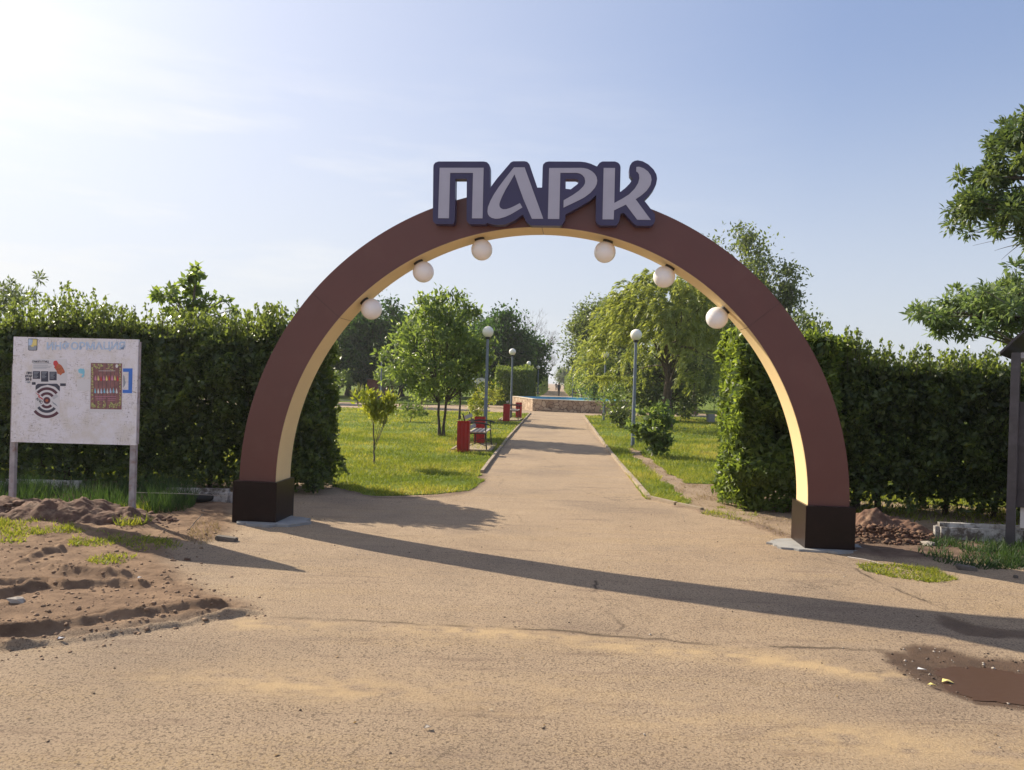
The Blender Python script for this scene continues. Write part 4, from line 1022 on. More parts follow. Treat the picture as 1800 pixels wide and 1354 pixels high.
def make_bin():
    root = empty('litter_bin', (0, 0, 0))
    mb = MB(); w = .135
    # ribbed tall square body, open on top
    loop = []
    for (a, b) in (((-w, -w), (w, -w)), ((w, -w), (w, w)), ((w, w), (-w, w)), ((-w, w), (-w, -w))):
        for i in range(6):
            t = i/6; q = Vector(a).lerp(Vector(b), t); nrm = Vector((a[1]-b[1], b[0]-a[0])).normalized()*(-.006 if i % 2 else 0); loop.append((q.x-nrm.x, q.y-nrm.y))
    n = len(loop); vs = [(p[0]*s_, p[1]*s_, z) for (z, s_) in ((.03, .98), (.70, 1.0), (.72, 1.04), (.72, .92), (.10, .90)) for p in loop]
    fs = [(l*n+i, l*n+(i+1) % n, (l+1)*n+(i+1) % n, (l+1)*n+i) for l in range(4) for i in range(n)]; fs += [tuple(4*n+i for i in range(n)), tuple(i for i in range(n-1, -1, -1))]
    mb.add(vs, fs); mb.build('body', M['red'], root)
    mb = MB(); mb.box((0, 0, .01), (.20, .20, .05)); mb.build('foot', M['black'], root)
    return root
bench0 = make_bench(); bin0 = make_bin(); rot_w = math.atan2(-pd.x, pd.y)
firstb = True; firstn = True
def put_bench(P, lab, rz=rot_w):
    global firstb
    o = bench0 if firstb else copy_tree(bench0); firstb = False
    o.location = P; o.rotation_euler = (0, 0, rz); tag(o, lab, 'bench', 'slatted benches along the walk')
def put_bin(P, lab, rz=rot_w):
    global firstn
    o = bin0 if firstn else copy_tree(bin0); firstn = False
    o.location = P; o.rotation_euler = (0, 0, rz); tag(o, lab, 'litter bin', 'red litter bins by the benches')
def bench_pad(P, L, lab):
    mb = MB(); mb.box((.26, L/2, -.02), (.86, L, .12)); e = empty('paving_slab', P, rot_w, lab, 'paving'); mb.build('slab', M['kerb'], e)
    k = MB(); k.box((.23, -.03, -.01), (.92, .05, .14)); k.box((.23, L+.03, -.01), (.92, .05, .14)); k.box((-.2, L/2, -.01), (.05, L, .14)); k.build('edging', M['kerb'], e)
b1 = at(814, 796.5); put_bin(b1, 'red litter bin at the near end of the nearest bench')
put_bench(b1+pd*.55+pn*.02, 'nearest slatted bench with black arms, beside the first lamp post on the left')
b1b = b1+pd*2.5+pn*.12; put_bin(b1b, 'red litter bin half hidden behind the nearest bench')
bench_pad(b1+pd*.38-pn*.1, 2.0, 'small paved bay under the nearest bench')
b2 = at(890, 741.5); put_bin(b2, 'red litter bin at the near end of the second bench')
put_bench(b2+pd*.75, 'second slatted bench, between two red bins near the fountain')
put_bin(b2+pd*3.1+pn*.35, 'red litter bin at the far end of the second bench, before the stone wall')
bench_pad(b2+pd*.5-pn*.15, 2.3, 'small paved bay under the second bench')

# distant benches painted red
def make_red_bench():
    root = empty('red_bench', (0, 0, 0)); Ln = 1.6
    mb = MB()
    for x in (.05, .16, .27, .38): mb.box((x, Ln/2, .44), (.09, Ln, .03))
    mb.build('seat', M['red'], root)
    mb = MB()
    for z in (.58, .70, .82): mb.box((-.06-(z-.58)*.25, Ln/2, z), (.03, Ln, .09))
    mb.build('backrest', M['red'], root)
    for y in (.1, Ln-.1):
        mb = MB(); mb.bar((.38, y, 0), (.38, y, .425), .04); mb.bar((.04, y, 0), (.04, y, .425), .04); mb.bar((.0, y, .4), (-.14, y, .88), .04); mb.bar((-.05, y, .64), (.44, y, .64), .04); mb.build('end_frame', M['black'], root)
    return root
rb = make_red_bench()
p = WP(86, -2.35); rb.location = p; rb.rotation_euler = (0, 0, rot_w); tag(rb, 'distant red bench against the clipped hedge left of the far alley', 'bench', 'red benches of the far alley')
o = copy_tree(rb); o.location = WP(80, 2.9); o.rotation_euler = (0, 0, rot_w+math.pi); tag(o, 'distant red bench right of the far alley, behind the fountain', 'bench', 'red benches of the far alley')
o = copy_tree(rb); o.location = WP(97, 2.75); o.rotation_euler = (0, 0, rot_w+math.pi); tag(o, 'far red bench on which the dark clothed person sits', 'bench', 'red benches of the far alley')
def white_chair(P, rz, lab):
    root = empty('white_chair', P, rz, lab, 'chair', 'pale seats right of the far alley')
    mb = MB(); mb.box((0, 0, .44), (.45, .45, .04)); mb.build('seat', M['chair_white'], root)
    mb = MB(); mb.bar((-.2, 0, .45), (-.42, 0, 1.05), .45, .04, up=Vector((1, 0, .3))); mb.build('backrest', M['chair_white'], root)
    for x in (-.18, .18):
        for y in (-.18, .18): mb = MB(); mb.bar((x, y, 0), (x, y, .42), .04); mb.build('leg', M['chair_white'], root)
white_chair(WP(80, 2.65), 3.3+math.pi, 'pale chair beside the distant red bench, nearer the alley'); white_chair(WP(77, 3.3), 3.3+math.pi, 'pale chair beside the distant red bench, nearer the fountain')

# ------------------------------------------------------------------ fountain
FA = at(936, 722.5); FB = at(1063, 727.5)
fd = (FB-FA).normalized(); fnv = Vector((-fd.y, fd.x, 0))
W_ = (FB-FA).length
foot_ = [Vector((0, 0, 0)), Vector((W_, 0, 0)), Vector((W_+1.25, 4.9, 0)), Vector((W_-.2, 9.2, 0)), Vector((.2, 9.2, 0)), Vector((-1.35, 5.2, 0))]
_q = at(899, 714.5)-FA; foot_[5] = Vector((_q.dot(fd), _q.dot(fnv), 0))
fount = empty('fountain', FA, math.atan2(fd.y, fd.x), 'low many-sided fountain basin of pale rubble stone with blue inside', 'fountain')
def inset(poly, d):
    c = sum(poly, Vector())/len(poly); return [p+(c-p).normalized()*d for p in poly]
mb = MB(); mb.prism([(p.x, p.y) for p in foot_], [[(p.x, p.y) for p in inset(foot_, .42)][::-1]], lambda a, b_, c_: Vector((a, b_, c_)), -.05, .66)
ms_, ts, ps = newmat('rubble_stone'); tcn = ts.nodes.new('ShaderNodeTexCoord')
nzs = ts.nodes.new('ShaderNodeTexNoise'); nzs.inputs['Scale'].default_value = 2.5; ts.links.new(tcn.outputs['Object'], nzs.inputs['Vector'])
vadd = ts.nodes.new('ShaderNodeVectorMath'); vadd.operation = 'MULTIPLY_ADD'; vadd.inputs[1].default_value = (.35, .35, .35); ts.links.new(nzs.outputs['Color'], vadd.inputs[0]); ts.links.new(tcn.outputs['Object'], vadd.inputs[2])
v1 = ts.nodes.new('ShaderNodeTexVoronoi'); v1.feature = 'DISTANCE_TO_EDGE'; v1.inputs['Scale'].default_value = 3.6; v2 = ts.nodes.new('ShaderNodeTexVoronoi'); v2.inputs['Scale'].default_value = 3.6
ts.links.new(vadd.outputs[0], v1.inputs['Vector']); ts.links.new(vadd.outputs[0], v2.inputs['Vector'])
hs = ts.nodes.new('ShaderNodeSeparateColor'); ts.links.new(v2.outputs['Color'], hs.inputs[0])
rr1 = ts.nodes.new('ShaderNodeValToRGB'); rr1.color_ramp.elements[0].color = (.30, .20, .135, 1); rr1.color_ramp.elements[1].color = (.50, .38, .27, 1); ts.links.new(hs.outputs[0], rr1.inputs[0])
rr2 = ts.nodes.new('ShaderNodeValToRGB'); rr2.color_ramp.elements[0].position = .02; rr2.color_ramp.elements[1].position = .06; rr2.color_ramp.elements[0].color = (1, 1, 1, 1); rr2.color_ramp.elements[1].color = (0, 0, 0, 1); ts.links.new(v1.outputs['Distance'], rr2.inputs[0])
mm = ts.nodes.new('ShaderNodeMix'); mm.data_type = 'RGBA'; mm.inputs['B'].default_value = (.11, .065, .045, 1); ts.links.new(rr2.outputs[0], mm.inputs['Factor']); ts.links.new(rr1.outputs[0], mm.inputs['A']); ts.links.new(mm.outputs['Result'], ps.inputs['Base Color']); ps.inputs['Roughness'].default_value = .9
bs = ts.nodes.new('ShaderNodeBump'); bs.inputs['Strength'].default_value = .8; bs.inputs['Distance'].default_value = .05; ts.links.new(v1.outputs['Distance'], bs.inputs['Height']); ts.links.new(bs.outputs[0], ps.inputs['Normal'])
mb.build('stone_wall', ms_, fount)
mb = MB(); out_ = [(p.x, p.y) for p in inset(foot_, -.04)]; mb.prism(out_, [[(p.x, p.y) for p in inset(foot_, .40)][::-1]], lambda a, b_, c_: Vector((a, b_, c_)), .662, .70)
mb.build('coping', paint('pale_coping', (.52, .44, .34), .8, .1, 6), fount)
mb = MB(); mb.prism([(p.x, p.y) for p in inset(foot_, .425)], [[(p.x, p.y) for p in inset(foot_, .45)][::-1]], lambda a, b_, c_: Vector((a, b_, c_)), .0, .698); mb.build('blue_lining', M['bluewall'], fount)
mb = MB(); mb.prism([(p.x, p.y) for p in inset(foot_, .452)], [], lambda a, b_, c_: Vector((a, b_, c_)), .30, .56)
mwt, t_, p_ = newmat('fountain_water'); p_.inputs['Base Color'].default_value = (.20, .50, .64, 1); p_.inputs['Roughness'].default_value = .3
nn2 = t_.nodes.new('ShaderNodeTexNoise'); nn2.inputs['Scale'].default_value = 6; b2_ = t_.nodes.new('ShaderNodeBump'); b2_.inputs['Strength'].default_value = .3; t_.links.new(nn2.outputs[0], b2_.inputs['Height']); t_.links.new(b2_.outputs[0], p_.inputs['Normal'])
mb.build('water', mwt, fount)

# ------------------------------------------------------------------ clipped hedges by the far alley
def WPl(s, o): return WP(s, o)
hedge('clipped_hedge', 'big rounded clipped hedge behind the second bench, left of the fountain', WP(52, -4.2), WP(52, -1.7), 9, .05, 2.62, 30000, .13, .08, LF['hedge_sun'], 21, trunks=1.2, shoots=.25, shoot_h=.18, rough=.1, thin_low=.1)
hedge('clipped_hedge', 'long clipped hedge lining the left side of the far alley', WP(100, -3.9), WP(100, -1.75), 55, .05, 2.8, 22000, .22, .14, LF['hedge_sun'], 22, trunks=2, shoots=.03, shoot_h=.15, rough=.1, thin_low=.1)
hedge('clipped_hedge', 'long clipped hedge lining the right side of the far alley', WP(98, 1.65), WP(98, 3.4), 60, .05, 2.9, 22000, .22, .14, LF['hedge_sun'], 23, trunks=2, shoots=.03, shoot_h=.15, rough=.1, thin_low=.1)

# ------------------------------------------------------------------ trees
def T(px, py): v = at(px, py); return Vector((v.x, v.y, 0))
# near multi-stem ash on the left lawn
tree('ash_tree', 'broad young ash tree on two slim leaning stems, on the left lawn behind the sapling', 'tree', T(776, 768), 4.3,
     [(-.15, 0, 2.35, 1.35, 1.3, 1.25), (-.55, 0, 3.3, .8, .8, .75), (.35, 0, 3.1, .9, .9, .85), (-1.35, 0, 2.4, .55, .6, .7), (.95, .2, 2.0, .6, .6, .9), (-.1, 0, 3.75, .35, .35, .45), (.45, 0, 3.7, .25, .3, .45), (-.5, 0, 3.95, .2, .2, .35)],
     165, 58, .14, .16, .065, LF['ash'], M['bark'], .055, stems=2, split=.14, seed=31, up=.35, trunk_frac=.6, shell=.7)
tree('slender_tree', 'slender young tree behind the nearest bench, left of the first lamp post', 'tree', T(808, 739), 4.2,
     [(-.25, 0, 2.5, .8, .9, 1.5), (-.2, 0, 1.6, .6, .7, .8)], 62, 55, .17, .17, .075, LF['ash'], M['bark'], .05, seed=32)
# yellow-green sapling
sb_ = T(657, 818)
tree('sapling', 'small yellow-green sapling with bare forked stem on the left lawn', 'tree', sb_, 1.45,
     [(-.12, 0, 1.22, .14, .14, .18), (.20, 0, 1.18, .14, .14, .2), (.08, 0, .95, .16, .15, .22), (-.02, 0, 1.08, .14, .14, .2), (.28, 0, 1.22, .08, .1, .14)],
     20, 50, .085, .12, .040, LF['sapling'], M['bark_grey'], .022, seed=36, up=.6, shell=.5, trunk_frac=.34)
tree('shrub', 'small round maple shrub with leafy whorls beside the right lamp post', 'shrub', T(1149, 803), 1.3,
     [(0, 0, .78, .42, .4, .42), (-.3, 0, .72, .3, .25, .22), (.1, 0, 1.02, .3, .3, .22), (.12, 0, .36, .28, .26, .22)], 46, 36, .075, .15, .07, LF['ash'], M['white_bark'], .03, stems=2, split=.1, seed=34, up=.05, trunk_frac=.5)
tree('yellow_bush', 'small yellow-green bush on the left lawn just behind the first lamp post', 'shrub', T(838, 738), 1.1,
     [(0, 0, .62, .45, .4, .45)], 26, 30, .10, .11, .05, LF['sapling'], M['bark'], .02, seed=35)
tree('yellow_bush', 'loose pale bush under the ash tree, behind its stems', 'shrub', T(722, 742), .7, [(0, 0, .42, .7, .4, .28)], 26, 24, .10, .12, .05, LF['ash'], M['bark'], .02, seed=36)
# yucca like plant
def spiky(P, h, label, seed):
    r_ = np.random.default_rng(seed); n = 90; A = unit(np.stack([r_.normal(size=n)*.6, r_.normal(size=n)*.6, .25+r_.random(n)], 1)); L_ = h*.5*(.7+.5*r_.random(n)); C = np.array([0, 0, 1.0])*(h*(.12+.4*r_.random(n)))[:, None]+A*L_[:, None]/2
    root = empty('yucca', P, 0, label, 'shrub'); link('foliage', leaves_mesh('yucca', C, A, unit(r_.normal(size=(n, 3))), L_, np.full(n, .07), r_.random(n)), LF['dull'], root)
    mb = MB(); mb.tube([(0, 0, -.02), (0, 0, h*.6)], [.05, .03], 7); mb.build('stem', M['bark'], root)
spiky(T(629, 712), 1.35, 'spiky yucca-like plant standing alone on the left lawn, beyond the sapling', 5)
# willow on the right lawn
def willow(P, H_, label, seed):
    r_ = random.Random(seed); g = np.random.default_rng(seed)
    root = empty('willow_tree', P, 0, label, 'tree'); tb = MB()
    pts = [Vector((0, 0, -.05)), Vector((.04, 0, .5)), Vector((-.05, 0, 1.1)), Vector((.02, 0, 1.7)), Vector((.0, 0, 2.4)), Vector((-.1, 0, 3.2))]
    tb.tube(pts, [.24, .19, .17, .16, .11, .06], 12)
    lb = MB(); Cs = []; As = []; Hu = []
    for i in range(900):
        a = r_.random()*math.tau; rad = 2.9*math.sqrt(r_.random())*(.65+.5*math.sin(a*1.0+2.6)**2); x = rad*math.cos(a)*1.0-.25; y = rad*math.sin(a)
        rn = min(1, math.hypot(x+.25, y)/2.9); ztop = 1.9+(H_-1.9)*math.sqrt(max(0, 1-rn**2.4))*(r_.uniform(.2, 1.0)**.6)
        e = Vector((x, y, ztop))
        if i < 26: limb(lb, pts[r_.randint(3, 5)], e, .035, .006, .2, 5, 6)
        # hanging strand
        ln = r_.uniform(.5, 1.25) if ztop > 2.4 else r_.uniform(.45, 1.1); k = int(ln*46); ox, oy = r_.uniform(-.9, .35), r_.uniform(-.5, .5); hu = r_.random()
        out = Vector((x, y, 0)).normalized()*.28
        for j in range(k):
            t = r_.random(); q = e+Vector(((out.x+ox*.5)*t**.7*ln+r_.gauss(0, .045), (out.y+oy*.5)*t**.7*ln+r_.gauss(0, .045), r_.gauss(0, .03)+.30*t-.8*ln*t*t))
            if q.z < .55: continue
            Cs.append(tuple(q)); As.append((out.x*1.4+ox+r_.gauss(0, .35), out.y*1.4+oy+r_.gauss(0, .35), .5-1.7*t)); Hu.append(min(1, max(0, .25+.5*hu+r_.gauss(0, .16))))
    C = np.array(Cs); A = unit(np.array(As)); n = len(C)
    link('crown', leaves_mesh('willow', C, A, unit(g.normal(size=(n, 3))+np.array([0, 0, .5])), .20*(.7+.6*g.random(n)), np.full(n, .042), np.array(Hu)), LF['willow'], root)
    tb.build('trunk', M['bark'], root, smooth=True, fix=False); lb.build('limb', M['bark'], root, smooth=True, fix=False)
willow(T(1172, 756), 6.0, 'wide light green willow with hanging branches and dark trunk on the right lawn', 41)
tree('round_tree', 'dense green tree just behind the willow, its top right of the willow crown', 'tree', T(1235, 728)+Vector((0, 4, 0)), 6.8, [(0, 0, 3.8, 2.0, 2, 2.6), (-1.0, 0, 2.4, 1.5, 1.5, 1.4)], 130, 110, .36, .20, .09, LF['mid'], M['bark'], .14, seed=42)
tree('round_tree', 'dark leafy tree behind the willow trunk, closing the view under its branches', 'tree', Vector((atd(1180, 700, 37).x, 37, 0)), 4.6, [(0, 0, 2.5, 2.3, 1.2, 2.0), (-1.2, 0, 1.7, 1.2, 1, 1.3)], 130, 75, .3, .18, .09, LF['mid'], M['bark'], .12, seed=142, shell=.4)
tree('round_tree', 'small bushy sapling between the fountain and the willow', 'tree', T(1076, 742), 2.0, [(0, 0, 1.1, .5, .5, .7)], 30, 40, .14, .12, .055, LF['ash'], M['bark'], .03, seed=43)
tree('round_tree', 'tall grey-green elm behind the willow, nearest the far alley', 'tree', atd(1050, 700, 62)*Vector((1, 1, 0)) if False else Vector((atd(1062, 700, 58).x, 58, 0)), 9.0,
     [(-.2, 0, 5.6, 2.4, 2.2, 2.6), (-1.8, 0, 4.6, 1.5, 1.4, 1.9), (1.2, 0, 6.6, 1.7, 1.6, 1.7), (-1.4, 0, 6.6, .9, .9, 1.0), (0, 0, 3.0, 2.6, 2, 1.6)], 190, 90, .42, .26, .12, LF['mid'], M['bark_grey'], .2, seed=44, shell=.8)
tree('round_tree', 'bushy pale tree over the fountain, left foot of the willow group', 'tree', Vector((atd(1040, 700, 50).x+.2, 50, 0)), 4.6, [(0, 0, 2.6, 1.2, 1.2, 1.9)], 70, 90, .3, .2, .08, LF['willow'], M['bark'], .1, seed=45, droop=.5)
# tall poplar above the right shoulder of the arch
for k, (px, Y, h, rx, cz, lab, sd) in enumerate(((1225, 46, 8.9, 1.1, 7.4, 'slim tall treetop just right of the sign, rising over the arch', 51), (1285, 44, 10.9, 1.7, 8.6, 'tall dark green poplar whose crown rises above the right shoulder of the arch', 52), (1352, 42, 8.6, 1.3, 7.0, 'shorter poplar right of the tall one, rising above the right shoulder of the arch', 53))):
    x = atd(px, 600, Y).x
    tree('poplar_tree', lab, 'tree', Vector((x, Y, 0)), h, [(0, 0, cz, rx, rx, h-cz-.1), (-.3*rx, 0, cz-1.6, rx*1.25, rx, 1.9), (.5*rx, 0, cz+.3, rx*.8, rx, 1.2), (0, 0, cz-3.4, rx, rx, 2.2)], 95, 75, .34, .23, .11, LF['mid'], M['bark_grey'], .16, seed=sd, shell=.8, group='poplars beyond the arch')
tree('poplar_tree', 'dark treetop peeping out just right of the arch band, above the right hedge', 'tree', Vector((atd(1408, 600, 34).x, 34, 0)), 5.0, [(0, 0, 3.9, .8, .8, 1.0), (0, 0, 2.6, 1.2, 1, 1.2)], 50, 60, .26, .2, .1, LF['mid'], M['bark_grey'], .12, seed=54)
# dark trees left beyond the lawn
dk = [(560, 62, 7.2, 3.2, 'dark broad tree farthest left under the arch, beyond the lawn'), (612, 66, 7.0, 3.2, 'dark tree with a thick trunk beyond the lawn, left of the lone lamp post'), (655, 60, 7.6, 2.9, 'dark tree beyond the lawn directly behind the lone lamp post'), (705, 70, 7.4, 3.2, 'dark tree beyond the lawn, behind the left half of the ash tree'),
      (765, 74, 7.0, 3.3, 'dark tree beyond the lawn, hidden behind the ash tree stems'), (838, 70, 7.3, 2.4, 'dark tree beyond the lawn, seen left of the first lamp globe'), (880, 63, 7.3, 2.3, 'dense dark tree between the first and second lamp globes'), (915, 72, 6.2, 2.2, 'dense dark tree between the second and third lamp globes')]
for k, (px, Y, h, rx, lab) in enumerate(dk):
    x = atd(px, 690, Y).x
    tree('dark_tree', lab, 'tree', Vector((x, Y, 0)), h, [(0, 0, h*.58, rx, rx, h*.40), (-.4*rx, 0, h*.42, rx*.8, rx*.7, h*.25), (.35*rx, 0, h*.72, rx*.55, rx*.6, h*.26)], 120, 85, .5, .32, .18, LF['dark'], M['bark'], .26, seed=60+k, shell=.75, group='dark trees beyond the left lawn')
# leafless tree
def bare_tree(P, h, lab, seed):
    r_ = random.Random(seed); root = empty('bare_tree', P, 0, lab, 'tree'); tb = MB(); tb.tube([(0, 0, -.1), (.1, 0, h*.25), (0, 0, h*.45)], [.2, .15, .11], 8); lb = MB()
    def br(p, d, L, r, lv):
        e = p+d*L; lb.tube([p, (p+e)/2+Vector((r_.gauss(0, .05)*L, r_.gauss(0, .05)*L, .04*L)), e], [r, r*.8, r*.55], 4 if lv else 6, cap=False)
        if lv >= 5: return
        for i in range(r_.choice((2, 3, 3))):
            nd = (d+Vector((r_.gauss(0, .5), r_.gauss(0, .5), r_.uniform(-.1, .45)))).normalized(); br(e, nd, L*r_.uniform(.62, .85), r*.58, lv+1)
    for i in range(5):
        a = i*1.3; br(Vector((0, 0, h*(.3+.03*i))), Vector((math.cos(a)*.7, math.sin(a)*.7, 1)).normalized(), h*.2, .08, 0)
    tb.build('trunk', M['bark_grey'], root, smooth=True, fix=False); lb.build('branches', M['bark_grey'], root, fix=False)
bare_tree(Vector((atd(920, 690, 78).x, 78, 0)), 8.6, 'nearly leafless grey tree against the sky, behind the third lamp globe', 3)
bare_tree(Vector((atd(951, 690, 110).x, 110, 0)), 6.4, 'smaller leafless grey tree at the left of the far alley', 9)
# far alley trees
for k, (s_, o_, h, lab) in enumerate(((130, 6.0, 7.5, 'hazy grey-green tree right of the far alley, nearer one'), (165, 5.0, 7.5, 'hazy grey-green tree right of the far alley, farther one'), (112, 9.5, 8.5, 'tall grey-green tree right of the far alley, beside the elm'), (150, -8.0, 6.5, 'low hazy tree left of the far alley, beyond the bare trees'), (215, 2.2, 6.0, 'farthest tree, closing the view at the end of the alley'))):
    p = WP(s_, o_); tree('alley_tree', lab, 'tree', p, h, [(0, 0, h*.6, 2.2, 2.2, h*.38)], 60, 70, .5, .4, .2, LF['mid'], M['bark_grey'], .2, seed=80+k, shell=.7, group='trees of the far alley')
# small orchard trees and shrubs at the left back
for k, (px, py, h, lab) in enumerate(((572, 708, 1.9, 'low pale orchard tree at the left back of the lawn, nearest the arch leg'), (592, 702, 2.1, 'low pale orchard tree at the left back of the lawn, second from the arch leg'), (640, 700, 3.0, 'pale leafy young tree in front of the dark trees, left of the lone lamp post'), (690, 708, 2.6, 'pale young tree right of the lone lamp post'))):
    tree('orchard_tree', lab, 'tree', T(px, py), h, [(0, 0, h*.68, h*.42, h*.4, h*.32)], 36, 40, .2, .2, .1, LF['ash'], M['bark'], .07, seed=90+k, group='young trees at the back of the left lawn')
for k, (px, py, h, lf_, lab) in enumerate(((740, 716, 1.6, 'ash', 'leafy shrub behind the ash tree stems, left one'), (790, 712, 1.9, 'ash', 'leafy shrub behind the ash tree stems, right one'), (858, 716, 1.7, 'sapling', 'light green shrub left of the big clipped hedge'), (1200, 738, 1.2, 'mid', 'low shrub at the foot of the willow trunk, on its right'), (1090, 752, .8, 'mid', 'sparse low shrub beside the lamp post by the fountain'), (1255, 722, 2.2, 'dark', 'dark shrub at the back of the right lawn'))):
    tree('shrub', lab, 'shrub', T(px, py), h, [(0, 0, h*.55, h*.5, h*.45, h*.42)], 26, 36, .16, .14, .07, LF[lf_], M['bark'], .03, seed=100+k, trunk_frac=.4)
# far-off wood behind everything
def far_wood():
    n = 60000; r_ = np.random.default_rng(5); ang = r_.uniform(-1.25, 1.25, n); gap = np.abs(ang-.058) < .045
    ang = ang[~gap]; n = len(ang); d = 150+r_.random(n)*30; x = d*np.sin(ang); y = d*np.cos(ang)
    top = 5.0+3.0*fbm(ang*30, ang*0+2, 3)+1.6*fbm(ang*120, ang*0+7, 2); top *= np.clip((np.abs(ang-.058)-.03)/.12, .35, 1)
    z = top*r_.random(n)**.8; C = np.stack([x, y, z], 1)
    me = leaves_mesh('far_wood', C, unit(r_.normal(size=(n, 3))), unit(r_.normal(size=(n, 3))), .9+.6*r_.random(n), .6+.3*r_.random(n), r_.random(n))
    o = link('far_wood', me, LF['dark']); tag(o, 'far-off wood closing the view behind the park', 'wood', kind='stuff')
far_wood()

# near trees at the right edge
def leafy_branch_tree(name, label, base, trunk, clumps, seed, L, W, leaf, per=46, cr=.13, r0=.11, twigs=()):
    r_ = random.Random(seed); g = np.random.default_rng(seed); root = empty(name, base, 0, label, 'tree'); tb = MB(); tb.tube(trunk, [r0*(1-.12*i) for i in range(len(trunk))], 12); lb = MB()
    b0 = Vector(base)
    Cc = []; 
    for (c, k, sp) in clumps:
        for i in range(k):
            q = Vector(c)-b0+Vector((g.normal()*sp[0], g.normal()*sp[1], g.normal()*sp[2])); Cc.append(q)
            s0 = min(trunk, key=lambda t: (Vector(t)-q).length+max(0, Vector(t).z-q.z)*2)
            if i % 3 == 0: limb(lb, s0, q, .028, .004, .08, 5, 6)
            else:
                nb = min(Cc[:-1], key=lambda t: (t-q).length) if len(Cc) > 1 else Vector(s0); limb(lb, nb, q, .008, .003, .05, 4, 3)
    for (a, b) in twigs: limb(lb, Vector(a)-b0, Vector(b)-b0, .008, .002, .06, 4, 5)
    n = len(Cc)*per; ci = np.repeat(np.arange(len(Cc)), per); CC = np.array([tuple(c) for c in Cc])
    dirs = unit(g.normal(size=(n, 3))+np.array([0, 0, .05])); P = CC[ci]+dirs*(cr*(.3+.8*g.random(n)))[:, None]
    A = unit(dirs+np.array([0, 0, -.1])+g.normal(size=(n, 3))*.25); hue = np.clip(.45+.25*g.normal(size=len(Cc))[ci]+.15*g.normal(size=n), 0, 1)
    link('crown', leaves_mesh(name, P, A, unit(g.normal(size=(n, 3))*.6+np.array([0, 0, 1])), L*(.7+.5*g.random(n)), np.full(n, W), hue), leaf, root)
    tb.build('trunk', M['bark_grey'], root, smooth=True, fix=False); lb.build('limb', M['bark_grey'], root, smooth=True, fix=False)
Yn = 13.0
tx = atd(1960, 600, Yn); 
cl = [(atd(1770, 300, Yn), 22, (.32, .5, .28)), (atd(1830, 260, Yn), 26, (.4, .5, .4)), (atd(1725, 372, Yn), 15, (.28, .4, .12)), (atd(1790, 370, Yn), 26, (.3, .5, .2)), (atd(1862, 360, Yn), 26, (.4, .5, .4)), (atd(1795, 225, Yn), 8, (.1, .3, .1)), (atd(1760, 245, Yn), 5, (.09, .2, .07)), (atd(1800, 425, Yn), 4, (.08, .2, .06)), (atd(1685, 375, Yn), 5, (.08, .2, .05)), (atd(1730, 310, Yn), 6, (.08, .2, .08)), (atd(1900, 450, Yn), 14, (.4, .5, .4))]
leafy_branch_tree('maple_tree', 'tall dark-leaved maple reaching in from the right edge, high above the hedge', Vector((tx.x, Yn, 0)), [Vector((0, 0, -.1)), Vector((.05, 0, 1.2)), Vector((0, 0, 2.2)), Vector((-.15, 0, 3.2)), Vector((-.3, 0, 4.2)), Vector((-.5, 0, 5.2))], cl, 71, .125, .048, LF['maple'], per=78, cr=.19,
   twigs=[(atd(1830, 410, Yn), atd(1710, 432, Yn)), (atd(1800, 408, Yn), atd(1733, 408, Yn)), (atd(1790, 430, Yn), atd(1748, 441, Yn)), (atd(1800, 425, Yn), atd(1760, 457, Yn)), (atd(1830, 395, Yn), atd(1725, 400, Yn))])
Ym = 12.2
cl = [(atd(1640, 552, Ym), 7, (.12, .3, .05)), (atd(1690, 535, Ym), 11, (.2, .4, .09)), (atd(1740, 530, Ym), 12, (.16, .4, .15)), (atd(1780, 508, Ym), 14, (.18, .4, .15)), (atd(1720, 575, Ym), 14, (.3, .4, .12)), (atd(1800, 560, Ym), 16, (.25, .4, .2)), (atd(1665, 575, Ym), 6, (.1, .3, .06))]
leafy_branch_tree('maple_tree', 'lower light green maple behind the right hedge, its branches just above the hedge top', Vector((atd(1830, 600, Ym).x, Ym, 0)), [Vector((0, 0, -.1)), Vector((-.03, 0, .9)), Vector((-.1, 0, 1.7)), Vector((-.2, 0, 2.4)), Vector((-.3, 0, 2.9))], cl, 72, .12, .046, LF['maple_pale'], per=66, cr=.18, r0=.07)
# plants above the left hedge
Yl = 12.3
cl = [(atd(345, 475, Yl), 5, (.07, .12, .06)), (atd(335, 500, Yl), 6, (.08, .12, .08)), (atd(318, 520, Yl), 7, (.12, .2, .1)), (atd(285, 522, Yl), 6, (.14, .2, .05)), (atd(372, 530, Yl), 6, (.12, .2, .05)), (atd(330, 545, Yl), 10, (.3, .2, .1))]
leafy_branch_tree('sapling', 'large-leaved sapling poking up above the hedge behind the notice board', Vector((atd(335, 600, Yl).x, Yl, 0)), [Vector((0, 0, -.1)), Vector((0, 0, .8)), Vector((.02, 0, 1.6)), Vector((0, 0, 2.4)), Vector((.05, 0, 3.1))], cl, 73, .13, .07, LF['ash'], per=17, cr=.11, r0=.03)
cl = [(atd(8, 528, 24), 10, (.5, .5, .25)), (atd(-40, 520, 24), 14, (.8, .5, .35))]
leafy_branch_tree('birch_tree', 'pale blurred treetop above the hedge at the far left edge', Vector((atd(-40, 600, 24).x, 24, 0)), [Vector((0, 0, -.1)), Vector((0, 0, 1.5)), Vector((0, 0, 3)), Vector((0, 0, 4))], cl, 74, .18, .05, LF['mid'], per=60, cr=.25, r0=.09)

